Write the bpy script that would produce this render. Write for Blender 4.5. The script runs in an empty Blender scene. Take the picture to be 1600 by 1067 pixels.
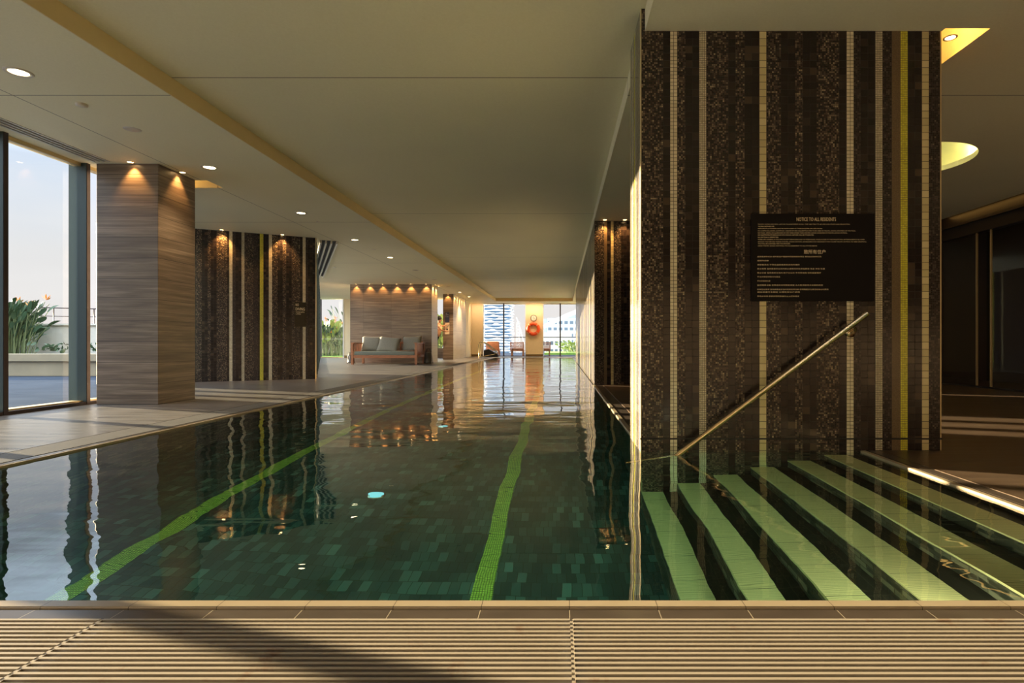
import bpy, bmesh, math, random
from mathutils import Vector, Matrix
random.seed(11)
sc = bpy.context.scene
COL = sc.collection
PI = math.pi
# ------------------------------------------------------------------ camera
F = 900.0; VX = 877.0; VY = 535.5; CZ = 0.70
cd = bpy.data.cameras.new('camera'); cam = bpy.data.objects.new('camera', cd); COL.objects.link(cam)
cam.location = (0, 0, CZ); cam.rotation_euler = (PI/2, 0, 0)
cd.sensor_fit = 'HORIZONTAL'; cd.sensor_width = 36; cd.lens = 36*F/1600
cd.shift_x = (800-VX)/1600; cd.shift_y = (VY-533.5)/1600
cd.clip_start = 0.05; cd.clip_end = 3000
sc.camera = cam
# ------------------------------------------------------------------ view
sc.view_settings.view_transform = 'Standard'; sc.view_settings.look = 'None'
sc.view_settings.gamma = 1; sc.view_settings.use_curve_mapping = False
sc.view_settings.exposure = 0.42
cy = sc.cycles
cy.use_denoising = True
cy.max_bounces = 10; cy.diffuse_bounces = 5; cy.glossy_bounces = 5; cy.transmission_bounces = 8; cy.transparent_max_bounces = 16
cy.caustics_refractive = True; cy.caustics_reflective = True; cy.blur_glossy = 0.6
cy.sample_clamp_indirect = 12.0
# ------------------------------------------------------------------ sky
world = bpy.data.worlds.new('world'); sc.world = world; world.use_nodes = True
wn = world.node_tree.nodes; wl = world.node_tree.links; wn.clear()
wo = wn.new('ShaderNodeOutputWorld'); bg = wn.new('ShaderNodeBackground'); wl.new(bg.outputs[0], wo.inputs[0])
tc = wn.new('ShaderNodeTexCoord'); sx = wn.new('ShaderNodeSeparateXYZ'); wl.new(tc.outputs['Generated'], sx.inputs[0])
rp = wn.new('ShaderNodeValToRGB'); wl.new(sx.outputs[2], rp.inputs[0])
el = rp.color_ramp.elements
el[0].position = 0.0; el[0].color = (.74, .68, .66, 1)
el[1].position = 1.0; el[1].color = (3.6, 3.9, 4.3, 1)
for p_, c_ in ((.12, (.70, .69, .70, 1)), (.235, (.60, .68, .81, 1)), (.32, (1.7, 2.05, 2.5, 1))):
    e = el.new(p_); e.color = c_
mpn = wn.new('ShaderNodeMapping'); mpn.inputs['Scale'].default_value = (1.5, 1.5, 6); wl.new(tc.outputs['Generated'], mpn.inputs[0])
nz = wn.new('ShaderNodeTexNoise'); nz.inputs['Scale'].default_value = 2.2; nz.inputs['Detail'].default_value = 5; wl.new(mpn.outputs[0], nz.inputs[0])
r2 = wn.new('ShaderNodeValToRGB'); r2.color_ramp.elements[0].position = .5; r2.color_ramp.elements[1].position = .75
r2.color_ramp.elements[1].color = (.55, .55, .55, 1); wl.new(nz.outputs[0], r2.inputs[0])
mxw = wn.new('ShaderNodeMixRGB'); mxw.inputs[2].default_value = (.78, .77, .77, 1)
wl.new(r2.outputs[0], mxw.inputs[0]); wl.new(rp.outputs[0], mxw.inputs[1]); wl.new(mxw.outputs[0], bg.inputs[0])
bg.inputs[1].default_value = 0.94
# ------------------------------------------------------------------ sun, low over the terrace on the left
sd = bpy.data.lights.new('sun', 'SUN'); sun = bpy.data.objects.new('sun', sd); COL.objects.link(sun)
SUN_EL = math.radians(7.6); SUN_AZ = math.radians(-20)
sdir = Vector((math.cos(SUN_AZ)*math.cos(SUN_EL), math.sin(SUN_AZ)*math.cos(SUN_EL), -math.sin(SUN_EL)))
sun.rotation_euler = sdir.to_track_quat('-Z', 'Y').to_euler()
sd.energy = 30.0; sd.angle = math.radians(0.6); sd.color = (1.0, .79, .50)
sd.cycles.is_caustics_light = True

# ================================================================== helpers
def link(name, bm, mats, parent=None, kind=None, smooth=False, bevel=0):
    me = bpy.data.meshes.new(name)
    if not bm.loops.layers.uv: box_uv(bm)
    bm.to_mesh(me); bm.free()
    o = bpy.data.objects.new(name, me); COL.objects.link(o)
    for m in (mats if isinstance(mats, (list, tuple)) else [mats]): me.materials.append(m)
    if parent: o.parent = parent
    if kind: o['kind'] = kind
    if smooth:
        for p in me.polygons: p.use_smooth = True
    if bevel:
        b = o.modifiers.new('bevel', 'BEVEL'); b.width = bevel; b.segments = 2; b.limit_method = 'ANGLE'
    return o
def box_uv(bm):
    uv = bm.loops.layers.uv.new('uv'); bm.normal_update()
    for f in bm.faces:
        n = f.normal
        for l in f.loops:
            c = l.vert.co
            if abs(n.z) > .6: l[uv].uv = (c.x, c.y)
            elif abs(n.x) > .75: l[uv].uv = (c.y, c.z)
            else: l[uv].uv = (c.x, c.z)
def box(bm, x0, x1, y0, y1, z0, z1, mi=0):
    vs = [bm.verts.new((x, y, z)) for z in (z0, z1) for y in (y0, y1) for x in (x0, x1)]
    for q in ((0, 2, 3, 1), (4, 5, 7, 6), (0, 1, 5, 4), (2, 6, 7, 3), (0, 4, 6, 2), (1, 3, 7, 5)):
        f = bm.faces.new([vs[i] for i in q]); f.material_index = mi
    return vs
def obox(bm, c, size, rot=None, mi=0):
    """box of given size centred at c, turned by rot (Matrix 3x3)"""
    vs = box(bm, -size[0]/2, size[0]/2, -size[1]/2, size[1]/2, -size[2]/2, size[2]/2, mi)
    for v in vs: v.co = (rot @ v.co if rot else v.co) + Vector(c)
    return vs
def tube(bm, pts, r, n=10, cap=True, mi=0):
    pts = [Vector(p) for p in pts]; rings = []
    rr = r if isinstance(r, (list, tuple)) else [r]*len(pts)
    for i, p in enumerate(pts):
        d = (pts[min(i+1, len(pts)-1)] - pts[max(i-1, 0)]).normalized()
        up = Vector((0, 0, 1)) if abs(d.z) < .95 else Vector((1, 0, 0))
        a = d.cross(up).normalized(); b = a.cross(d).normalized()
        rings.append([bm.verts.new(p + rr[i]*(math.cos(2*PI*k/n)*a + math.sin(2*PI*k/n)*b)) for k in range(n)])
    for i in range(len(rings)-1):
        for k in range(n):
            f = bm.faces.new((rings[i][k], rings[i][(k+1) % n], rings[i+1][(k+1) % n], rings[i+1][k])); f.smooth = True; f.material_index = mi
    if cap:
        f = bm.faces.new(rings[0]); f.material_index = mi
        f = bm.faces.new(list(reversed(rings[-1]))); f.material_index = mi
def lathe(bm, prof, c=(0, 0, 0), n=32, axis='z', mi=0):
    """prof: list of (r, h)"""
    rings = []
    for r, h in prof:
        ring = []
        for k in range(n):
            a = 2*PI*k/n; x, y = r*math.cos(a), r*math.sin(a)
            p = (x, y, h) if axis == 'z' else (x, h, y)
            ring.append(bm.verts.new(Vector(p)+Vector(c)))
        rings.append(ring)
    for i in range(len(rings)-1):
        for k in range(n):
            f = bm.faces.new((rings[i][k], rings[i][(k+1) % n], rings[i+1][(k+1) % n], rings[i+1][k])); f.smooth = True; f.material_index = mi
    return rings
def B(): return bmesh.new()
def empty(name, loc=(0, 0, 0), rz=0):
    o = bpy.data.objects.new(name, None); COL.objects.link(o); o.location = loc; o.rotation_euler = (0, 0, rz); o.empty_display_size = .1
    return o
def tag(o, label, cat, group=None, kind=None):
    o['label'] = label; o['category'] = cat
    if group: o['group'] = group
    if kind: o['kind'] = kind
    return o
def dup(root, loc=None, rz=None):
    r = root.copy(); COL.objects.link(r)
    if loc is not None: r.location = loc
    if rz is not None: r.rotation_euler = (0, 0, rz)
    for ch in list(root.children):
        c = ch.copy(); COL.objects.link(c); c.parent = r
        for g in list(ch.children):
            d = g.copy(); COL.objects.link(d); d.parent = c
    return r

# ================================================================== materials
class NT:
    def __init__(s, name):
        s.m = bpy.data.materials.new(name); s.m.use_nodes = True
        s.t = s.m.node_tree; s.n = s.t.nodes; s.l = s.t.links
        s.b = s.n['Principled BSDF']; s.o = s.n['Material Output']
    def new(s, t, **k):
        n = s.n.new(t)
        for a, v in k.items(): setattr(n, a, v)
        return n
    def inp(s, n, i, v):
        if isinstance(v, bpy.types.NodeSocket): s.l.new(v, n.inputs[i])
        else: n.inputs[i].default_value = v
    def math(s, op, a, b=None, clamp=False):
        n = s.new('ShaderNodeMath', operation=op, use_clamp=clamp); s.inp(n, 0, a)
        if b is not None: s.inp(n, 1, b)
        return n.outputs[0]
    def vmath(s, op, a, b=None):
        n = s.new('ShaderNodeVectorMath', operation=op); s.inp(n, 0, a)
        if b is not None: s.inp(n, 1, b)
        return n.outputs[0]
    def mix(s, f, a, b, blend='MIX'):
        n = s.new('ShaderNodeMixRGB', blend_type=blend); s.inp(n, 0, f); s.inp(n, 1, a); s.inp(n, 2, b)
        return n.outputs[0]
    def ramp(s, f, stops, const=False):
        n = s.new('ShaderNodeValToRGB'); cr = n.color_ramp
        if const: cr.interpolation = 'CONSTANT'
        while len(cr.elements) < len(stops): cr.elements.new(.5)
        for e, (p, c) in zip(cr.elements, stops): e.position = p; e.color = (*c, 1)
        s.l.new(f, n.inputs[0]); return n.outputs[0]
    def noise(s, vec, scale, detail=3, rough=.5, dist=0):
        n = s.new('ShaderNodeTexNoise'); s.inp(n, 'Vector', vec); n.inputs['Scale'].default_value = scale
        n.inputs['Detail'].default_value = detail; n.inputs['Roughness'].default_value = rough; n.inputs['Distortion'].default_value = dist
        return n.outputs[0]
    def map(s, vec, scale=(1, 1, 1), rot=(0, 0, 0)):
        n = s.new('ShaderNodeMapping'); s.inp(n, 0, vec); n.inputs['Scale'].default_value = scale; n.inputs['Rotation'].default_value = rot
        return n.outputs[0]
    def obj(s): return s.new('ShaderNodeTexCoord').outputs['Object']
    def pos(s): return s.new('ShaderNodeNewGeometry').outputs['Position']
    def uv(s): return s.new('ShaderNodeTexCoord').outputs['UV']
    def sep(s, v):
        n = s.new('ShaderNodeSeparateXYZ'); s.inp(n, 0, v); return n.outputs
    def bump(s, h, strength=.3, dist=.01):
        n = s.new('ShaderNodeBump'); s.inp(n, 'Height', h); n.inputs['Strength'].default_value = strength; n.inputs['Distance'].default_value = dist
        s.l.new(n.outputs[0], s.b.inputs['Normal']); return n.outputs[0]
    def set(s, **k):
        for a, v in k.items():
            s.inp(s.b, {'col': 'Base Color', 'rough': 'Roughness', 'metal': 'Metallic', 'spec': 'Specular IOR Level', 'ecol': 'Emission Color', 'estr': 'Emission Strength'}[a], v)
        return s

def plain(name, col, rough=.5, metal=0, var=.06, scale=8, bump=0):
    t = NT(name); n = t.noise(t.obj(), scale, 4)
    c = t.mix(n, tuple(max(0, x*(1-var*2)) for x in col)+(1,), tuple(min(1, x*(1+var*2)) for x in col)+(1,))
    t.set(col=c, rough=rough, metal=metal)
    if bump: t.bump(n, .4, bump)
    return t.m
def emit(name, col, strength):
    t = NT(name); t.set(col=(0, 0, 0, 1), ecol=(*col, 1), estr=strength, rough=.5); return t.m

def mosaic(name, su, sv, stops, grout=(.012, .009, .007), gw=.08, rough=.18, big=0, off=0.0, metal=0, clump=0):
    """glazed tiles laid on the uv metre grid; every tile takes one colour of its own"""
    t = NT(name); u, v, _ = t.sep(t.uv())
    U = t.math('DIVIDE', u, su); V = t.math('DIVIDE', v, sv)
    if off:
        row = t.math('FLOOR', V); U = t.math('ADD', U, t.math('MULTIPLY', t.math('MODULO', row, 2.0), off))
    fu = t.math('FRACT', U); fv = t.math('FRACT', V)
    cx = t.new('ShaderNodeCombineXYZ'); t.inp(cx, 0, t.math('FLOOR', U)); t.inp(cx, 1, t.math('FLOOR', V))
    w = t.new('ShaderNodeTexWhiteNoise', noise_dimensions='3D'); t.inp(w, 0, cx.outputs[0])
    val = w.outputs[0]
    if clump:
        n = t.noise(cx.outputs[0], clump, 2, .5)
        val = t.math('ADD', t.math('MULTIPLY', val, .72), t.math('MULTIPLY', t.math('SUBTRACT', n, .30), .75), True)
    col = t.ramp(val, stops, True)
    eu = t.math('MINIMUM', fu, t.math('SUBTRACT', 1.0, fu)); ev = t.math('MINIMUM', fv, t.math('SUBTRACT', 1.0, fv))
    mu = t.math('LESS_THAN', eu, gw); mv = t.math('LESS_THAN', ev, gw*su/sv)
    g = t.math('MAXIMUM', mu, mv)
    t.set(col=t.mix(g, col, (*grout, 1)), rough=t.math('ADD', t.math('MULTIPLY', g, .5), rough), metal=metal)
    t.bump(t.math('SUBTRACT', 1.0, g), .35, .002)
    return t.m
T1 = .047
m_rand = mosaic('random_small_mosaic', T1/4, T1/4, [(0, (.018, .011, .010)), (.36, (.042, .028, .022)), (.54, (.09, .062, .045)), (.72, (.19, .145, .095)), (.88, (.34, .27, .17))], clump=.35)
m_rdim = mosaic('random_dark_mosaic', T1/4, T1/4, [(0, (.022, .015, .014)), (.5, (.045, .031, .028)), (.74, (.085, .062, .05)), (.92, (.15, .115, .08))], clump=.35)
m_dark = mosaic('dark_square_tile', T1, T1, [(0, (.014, .009, .009)), (.55, (.020, .013, .012)), (.78, (.032, .022, .018)), (.93, (.065, .045, .03))], gw=.03)
m_cr1 = mosaic('cream_large_tile', T1, T1, [(0, (.58, .49, .25)), (.5, (.66, .56, .30)), (.8, (.52, .43, .22))], gw=.035, grout=(.05, .035, .02))
m_cr2 = mosaic('cream_medium_tile', T1/2, T1/2, [(0, (.66, .58, .40)), (.5, (.74, .66, .47)), (.8, (.60, .52, .35))], gw=.06, grout=(.05, .035, .02))
m_cr4 = mosaic('cream_small_tile', T1/4, T1/4, [(0, (.62, .55, .38)), (.5, (.72, .64, .46)), (.8, (.55, .47, .32))], gw=.12, grout=(.06, .045, .03))
m_yel = mosaic('yellow_small_tile', T1/4, T1/4, [(0, (.72, .66, .05)), (.5, (.80, .74, .07)), (.8, (.62, .56, .04))], gw=.10, grout=(.10, .09, .03))
m_gld = mosaic('bronze_fine_tile', T1/8, T1/8, [(0, (.17, .115, .055)), (.5, (.20, .14, .07))], gw=.1, grout=(.08, .05, .03))
m_pale = mosaic('pearl_tile', T1/2, T1, [(0, (.20, .18, .15)), (.5, (.26, .235, .20)), (.8, (.16, .145, .12))], gw=.05, grout=(.08, .06, .05), rough=.12)
m_trim = plain('brass_trim', (.62, .50, .28), .35, .6, .03)
m_poolfloor = mosaic('green_pool_tile', .05, .10, [(0, (.022, .06, .064)), (.35, (.034, .085, .088)), (.6, (.052, .12, .122)), (.85, (.08, .17, .17)), (.96, (.12, .24, .235))], gw=.035, grout=(.03, .045, .035), off=.5, rough=.3)
m_poolwall = mosaic('dark_pool_tile', .095, .047, [(0, (.03, .032, .022)), (.4, (.06, .056, .04)), (.65, (.12, .11, .075)), (.85, (.19, .17, .11))], gw=.03, grout=(.10, .085, .055), off=.5, rough=.3)
m_lane = mosaic('lime_lane_tile', .0125, .0125, [(0, (.68, .88, .14)), (.5, (.78, .95, .18)), (.8, (.58, .76, .11))], gw=.11, grout=(.10, .18, .03), rough=.3)
m_treaddark = mosaic('dark_tread_tile', .12, .24, [(0, (.018, .017, .014)), (.5, (.024, .022, .018))], gw=.01, grout=(.08, .07, .05), rough=.35)

def ribbed(name, col, dark, pitch, joint=.24):
    t = NT(name); u, v, _ = t.sep(t.uv())
    f = t.math('FRACT', t.math('DIVIDE', v, pitch)); g = t.math('LESS_THAN', f, .28)
    j = t.math('LESS_THAN', t.math('FRACT', t.math('DIVIDE', v, joint)), .012)
    n = t.noise(t.obj(), 5, 3)
    c = t.mix(n, tuple(x*.85 for x in col)+(1,), (*col, 1)); c = t.mix(t.math('MULTIPLY', g, .55), c, (*dark, 1)); c = t.mix(j, c, (.02, .02, .015, 1))
    t.set(col=c, rough=.35); return t.m
m_nosing = ribbed('ribbed_cream_nosing', (.95, .84, .42), (.40, .36, .17), .012)

def stone(name, a, b, c, rough=.35, rows=.237, cols=1.0, uoff=0.0, tone=.72):
    t = NT(name); p = t.obj()
    n1 = t.noise(t.map(p, (.5, .5, 9)), 2.2, 6, .6, .4); n2 = t.noise(t.map(p, (.35, .35, 26)), 3.0, 4, .6, .2)
    f = t.math('ADD', t.math('MULTIPLY', n1, .6), t.math('MULTIPLY', n2, .4))
    col = t.ramp(f, [(.30, a), (.5, b), (.68, c)])
    u, v, _ = t.sep(t.uv())
    U = t.math('ADD', t.math('DIVIDE', u, cols), uoff); V = t.math('DIVIDE', v, rows)
    w = t.new('ShaderNodeTexWhiteNoise', noise_dimensions='3D'); cx = t.new('ShaderNodeCombineXYZ'); t.inp(cx, 0, t.math('FLOOR', U)); t.inp(cx, 1, t.math('FLOOR', V)); t.inp(w, 0, cx.outputs[0])
    col = t.mix(.5, col, t.mix(1.0, col, t.ramp(w.outputs[0], [(0, (tone, tone, tone*.95)), (1, (1, 1, 1))]), 'MULTIPLY'))
    g = t.math('MAXIMUM', t.math('LESS_THAN', t.math('FRACT', U), .004/cols), t.math('LESS_THAN', t.math('FRACT', V), .005/rows))
    t.set(col=t.mix(g, col, (.03, .022, .018, 1)), rough=rough)
    t.bump(f, .15, .003)
    return t.m
m_stone = stone('brown_vein_cut_stone', (.075, .046, .032), (.20, .14, .10), (.40, .31, .235), rows=.237, cols=.97, uoff=.09, tone=.35)
m_pstone = stone('brown_vein_cut_pillar_stone', (.07, .05, .037), (.17, .128, .098), (.32, .255, .20), cols=97.3)
m_litstone = stone('cream_lit_vein_cut_stone', (.50, .43, .33), (.60, .53, .42), (.68, .61, .50), rows=.6)  # lit copy of the brown stone, cream light on wall ends put into colour
def floormat(name, a, b, rough=.3):
    t = NT(name); p = t.pos()
    n1 = t.noise(t.map(p, (.6, 5, 1)), 2.5, 6, .6, .6); n2 = t.noise(t.map(p, (1, 1, 1)), .6, 3)
    col = t.ramp(n1, [(.3, a), (.7, b)])
    col = t.mix(.35, col, t.mix(1.0, col, t.ramp(n2, [(.3, (.6, .6, .6)), (.7, (1, 1, 1))]), 'MULTIPLY'))
    x, y, _ = t.sep(p)
    g = t.math('MAXIMUM', t.math('LESS_THAN', t.math('FRACT', t.math('DIVIDE', y, .6)), .007), t.math('LESS_THAN', t.math('FRACT', t.math('DIVIDE', x, 1.2)), .003))
    t.set(col=t.mix(g, col, (.05, .04, .035, 1)), rough=t.ramp(n1, [(.2, (rough*.8,)*3), (.8, (rough*1.3,)*3)]))
    t.bump(n1, .12, .004); return t.m
m_floor = floormat('deck_stone', (.075, .072, .070), (.19, .180, .172), .30)
m_floor.node_tree.nodes['Principled BSDF'].inputs['Specular IOR Level'].default_value = .22
m_floorR = floormat('lobby_stone', (.075, .048, .03), (.125, .083, .052), .35)
m_terrace = floormat('terrace_paving', (.048, .062, .088), (.070, .088, .12), .8)  # blue sky reflection put into the paving's diffuse colour
m_terrace.node_tree.nodes['Principled BSDF'].inputs['Specular IOR Level'].default_value = 0.0
for l_ in list(m_terrace.node_tree.nodes['Principled BSDF'].inputs['Normal'].links): m_terrace.node_tree.links.remove(l_)

t = NT('ceiling_paint'); x, y, z = t.sep(t.pos()); n = t.noise(t.pos(), 60, 3); n2 = t.noise(t.pos(), .7, 2)
gy = t.math('LESS_THAN', t.math('ABSOLUTE', t.math('SUBTRACT', t.math('FRACT', t.math('DIVIDE', t.math('SUBTRACT', y, 4.727-2.485), 4.97)), .5)), .0011)
gx = t.math('LESS_THAN', t.math('ABSOLUTE', t.math('ADD', x, 4.5)), .004)
c = t.mix(n, (.74, .70, .50, 1), (.84, .80, .60, 1)); c = t.mix(1.0, c, t.ramp(n2, [(.3, (.94, .94, .94)), (.7, (1, 1, 1))]), 'MULTIPLY')
t.set(col=t.mix(t.math('MAXIMUM', gx, gy), c, (.10, .08, .06, 1)), rough=.6); m_ceil = t.m
m_fascia = plain('glow_tinted_fascia_paint', (.70, .56, .30), .55, 0, .03)  # warm glow of reflected sun put into the fascia colour
m_cream = plain('cream_wall_paint', (.86, .73, .50), .6, 0, .03)
m_brownwall = plain('brown_wall_paint', (.22, .16, .11), .7)
m_base = plain('bronze_baseboard', (.20, .13, .05), .35, .2)
m_lip = None
def liplike():
    t = NT('beige_coping_tile'); x, y, z = t.sep(t.pos()); n = t.noise(t.map(t.pos(), (1, 1, 1)), 9, 4)
    c = t.mix(n, (.32, .255, .165, 1), (.42, .345, .235, 1))
    g = t.math('LESS_THAN', t.math('FRACT', t.math('DIVIDE', t.math('SUBTRACT', x, .0207), .234)), .008)
    g2 = t.math('LESS_THAN', t.math('FRACT', t.math('DIVIDE', y, .234)), .008)
    t.set(col=t.mix(g, c, (.08, .06, .04, 1)), rough=.3); return t.m
m_lip = liplike()
def edgetile():
    t = NT('dark_edge_tile'); x, y, z = t.sep(t.pos()); n = t.noise(t.map(t.pos(), (1, 3, 1)), 6, 4)
    c = t.mix(n, (.045, .034, .026, 1), (.10, .078, .06, 1))
    g = t.math('LESS_THAN', t.math('FRACT', t.math('DIVIDE', t.math('SUBTRACT', x, .0207), .234)), .008)
    t.set(col=t.mix(g, c, (.42, .36, .26, 1)), rough=.28); return t.m
m_edge = edgetile()
m_black = plain('black_gap', (.012, .010, .009), .6)
def gratemat():
    t = NT('cream_grate_slat'); n = t.noise(t.map(t.pos(), (2, 6, 1)), 3, 5, .65); st = t.noise(t.map(t.pos(), (3, 3, 1)), 2.2, 5, .7)
    c = t.mix(n, (.33, .285, .22, 1), (.45, .39, .31, 1))
    c = t.mix(t.ramp(st, [(.60, (0, 0, 0)), (.70, (.55, .55, .55))]), c, (.24, .12, .06, 1))
    t.set(col=c, rough=.4); return t.m
m_grate = gratemat()
m_greyg = plain('grey_grate_slat', (.13, .125, .115), .5); m_greyg.node_tree.nodes['Principled BSDF'].inputs['Specular IOR Level'].default_value = .25
m_steel = plain('brushed_brass_steel', (.72, .55, .33), .22, 1.0, .05)
m_chrome = plain('polished_steel', (.75, .68, .55), .18, 1.0, .02)
m_fin = plain('teal_grey_fin_paint', (.045, .065, .066), .4, .3, .04)
m_findark = plain('dark_bronze_frame', (.05, .038, .04), .4, .4)
m_white = plain('white_trim_paint', (.80, .78, .72), .4)
m_slot = plain('diffuser_aluminium', (.62, .60, .55), .35, .3)
m_board = plain('black_notice_panel', (.010, .008, .008), .55); m_board.node_tree.nodes['Principled BSDF'].inputs['Specular IOR Level'].default_value = .12
m_letter = plain('gold_lettering', (.95, .76, .48), .5, 0, .02)
m_navy = plain('navy_sign', (.03, .04, .09), .4); m_lw = plain('white_lettering', (.7, .7, .7), .5, 0, .02)
m_panel = plain('beige_phone_panel', (.62, .50, .36), .4)
m_wood = NT('teak_wood'); t = m_wood; n = t.noise(t.map(t.obj(), (2, 14, 14)), 3, 5, .6)
t.set(col=t.ramp(n, [(.3, (.20, .06, .022)), (.7, (.38, .135, .05))]), rough=.4); m_wood = t.m
m_cush = plain('blue_grey_fabric', (.225, .215, .18), .9, 0, .08, 30, .002)
m_cush2 = plain('seat_fabric', (.165, .18, .15), .9, 0, .08, 30, .002)
m_towel = plain('printed_towel', (.42, .30, .20), .9, 0, .3, 30)
m_lant = plain('black_lantern_metal', (.025, .022, .022), .5)
m_candle = plain('grey_lantern_glass', (.06, .055, .05), .3)
m_ring = plain('orange_ring', (.90, .10, .018), .45); m_rope = plain('ring_rope', (.75, .5, .3), .7)
m_clockf = plain('clock_face', (.85, .83, .75), .4); m_clockr = plain('clock_rim', (.25, .22, .15), .35, .5)
m_glass = NT('clear_glass'); t = m_glass
t.n.remove(t.b); tr = t.new('ShaderNodeBsdfTransparent'); tr.inputs[0].default_value = (.95, .97, .96, 1); gl = t.new('ShaderNodeBsdfGlossy'); gl.inputs['Roughness'].default_value = .01
fr = t.new('ShaderNodeFresnel'); fr.inputs[0].default_value = 1.45; ms = t.new('ShaderNodeMixShader')
t.l.new(fr.outputs[0], ms.inputs[0]); t.l.new(tr.outputs[0], ms.inputs[1]); t.l.new(gl.outputs[0], ms.inputs[2]); t.l.new(ms.outputs[0], t.o.inputs[0]); m_glass = t.m
m_glassar = m_glass.copy(); m_glassar.name = 'low_reflection_glass'
for n_ in m_glassar.node_tree.nodes:
    if n_.type == 'FRESNEL': n_.inputs[0].default_value = 1.15
# water
t = NT('pool_water'); t.n.remove(t.b)
g = t.new('ShaderNodeBsdfGlass'); g.inputs['Roughness'].default_value = 0.0; g.inputs['IOR'].default_value = 1.35
p = t.pos()
w1 = t.noise(t.map(p, (1, 1.0, 1)), 1.3, 1, .4, .2); w2 = t.noise(t.map(p, (1.0, 1.6, 1)), 3.6, 0, .4); 
w3 = t.noise(t.map(p, (1, 3.5, 1)), 3.5, 1, .5)
w4 = t.noise(t.map(p, (.22, 1.5, 1)), 1.5, 3, .5)
yy_ = t.sep(p)[1]; far_ = t.math('MULTIPLY', t.math('SUBTRACT', yy_, 3.6), .28, True)
h = t.math('ADD', t.math('ADD', w1, t.math('MULTIPLY', w2, .15)), t.math('MULTIPLY', w3, .05))
h = t.math('ADD', h, t.math('MULTIPLY', t.math('MULTIPLY', w4, far_), .9))
bm_ = t.new('ShaderNodeBump'); bm_.inputs['Strength'].default_value = 1.0; bm_.inputs['Distance'].default_value = .014
t.l.new(h, bm_.inputs['Height']); t.l.new(bm_.outputs[0], g.inputs['Normal']); t.l.new(g.outputs[0], t.o.inputs[0])
va = t.new('ShaderNodeVolumeAbsorption'); va.inputs['Color'].default_value = (.12, .88, .70, 1); va.inputs['Density'].default_value = .31
t.l.new(va.outputs[0], t.o.inputs['Volume']); m_water = t.m

# ================================================================== room: levels
ZL = 2.73; ZH = 2.875; ZW = -.012; ZB = -1.30
X_L = -3.18; X_R = .53; Y0 = 1.569; Y1 = 27.4; XS = 1.946; YC = 3.75
# ---- pool basin
bm = B()
box(bm, X_L, XS, Y0, Y1, ZB-.2, ZB, 0)
box(bm, X_L-.12, X_L, Y0-.1, Y1+.1, ZB, -.03, 1); box(bm, X_L, XS+.12, Y0-.1, Y0, ZB, -.03, 1); box(bm, X_L, XS, Y1, Y1+.1, ZB, -.03, 1)
box(bm, X_R+.001, X_R+.12, YC+.57, Y1, ZB, -.03, 1); box(bm, XS, XS+.12, Y0, YC, ZB, -.03, 1)
basin = link('pool_basin', bm, [m_poolfloor, m_poolwall], kind='structure')
for xc in (-.385, -2.23):
    bm = B(); box(bm, xc-.05, xc+.05, Y0, Y1, ZB, ZB+.004); link('lane_line', bm, m_lane, basin)
# ---- water surface
bm = B(); vs = [bm.verts.new(v) for v in ((X_L-.001, Y0-.001, ZW), (XS, Y0-.001, ZW), (XS, YC, ZW), (X_R, YC, ZW), (X_R, Y1, ZW), (X_L-.001, Y1, ZW))]
bm.faces.new(vs); water = link('pool_water', bm, m_water, kind='stuff'); tag(water, 'still green pool water filling the long indoor pool', 'water')
water.cycles.is_caustics_caster = True
basin.cycles.is_caustics_receiver = True
for c_ in basin.children: c_.cycles.is_caustics_receiver = True
# ---- steps
steps = empty('pool_steps', (0, 0, 0)); steps['kind'] = 'structure'
for i in range(6):
    x0 = X_R-.013+.2395*i; x1 = XS-.001 if i == 5 else x0+.2395; z = -(1.0-.178*i)
    bm = B(); box(bm, x0, x1, Y0, YC, ZB, z); 
    for f in bm.faces: f.material_index = 0 if f.calc_center_median().z > z-.001 else 1
    s = link('step', bm, [m_treaddark, m_poolwall], steps)
    bm = B(); box(bm, x0-.003, x0+.145, Y0+.001, YC-.001, z-.02, z+.004); nn = link('step_nosing', bm, m_nosing, s)
    s.cycles.is_caustics_receiver = True; nn.cycles.is_caustics_receiver = True
# ---- coping: beige lip, dark gap, dark tile
def lip(name, x0, x1, y0, y1, par=None):
    bm = B(); box(bm, x0, x1, y0, y1, -.05, 0); o = link(name, bm, m_lip, par, bevel=.004)
    return o
cop = empty('trim_1'); cop['kind'] = 'structure'
lip('coping_lip', X_L-.042, XS+.042, Y0-.042, Y0, cop); lip('coping_lip', X_L-.02, X_L, Y0, Y1, cop); lip('coping_lip', X_L-.03, X_R, Y1, Y1+.05, cop)
lip('coping_lip', XS, XS+.035, Y0, YC, cop); lip('coping_lip', X_R, X_R+.04, YC+.57, 9.6, cop)
def chan(x0, x1, y0, y1, z=-.03):
    bm = B(); box(bm, x0, x1, y0, y1, -.06, z); link('gutter_gap', bm, m_black, cop)
chan(X_L-.5, XS+.3, Y0-.056, Y0-.042); chan(X_L-.04, X_L-.02, Y0, Y1); chan(XS+.035, XS+.05, Y0, YC)
bm = B(); box(bm, X_L-.35, XS+.12, Y0-.106, Y0-.056, -.05, -.002); box(bm, XS+.05, XS+.12, Y0-.056, YC, -.05, -.002); box(bm, X_L-.08, X_L-.04, Y0-.056, Y1, -.05, -.003)
box(bm, X_R+.04, X_R+.16, YC+.57, 9.6, -.05, -.004)
link('edge_tile', bm, m_edge, cop)
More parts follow.
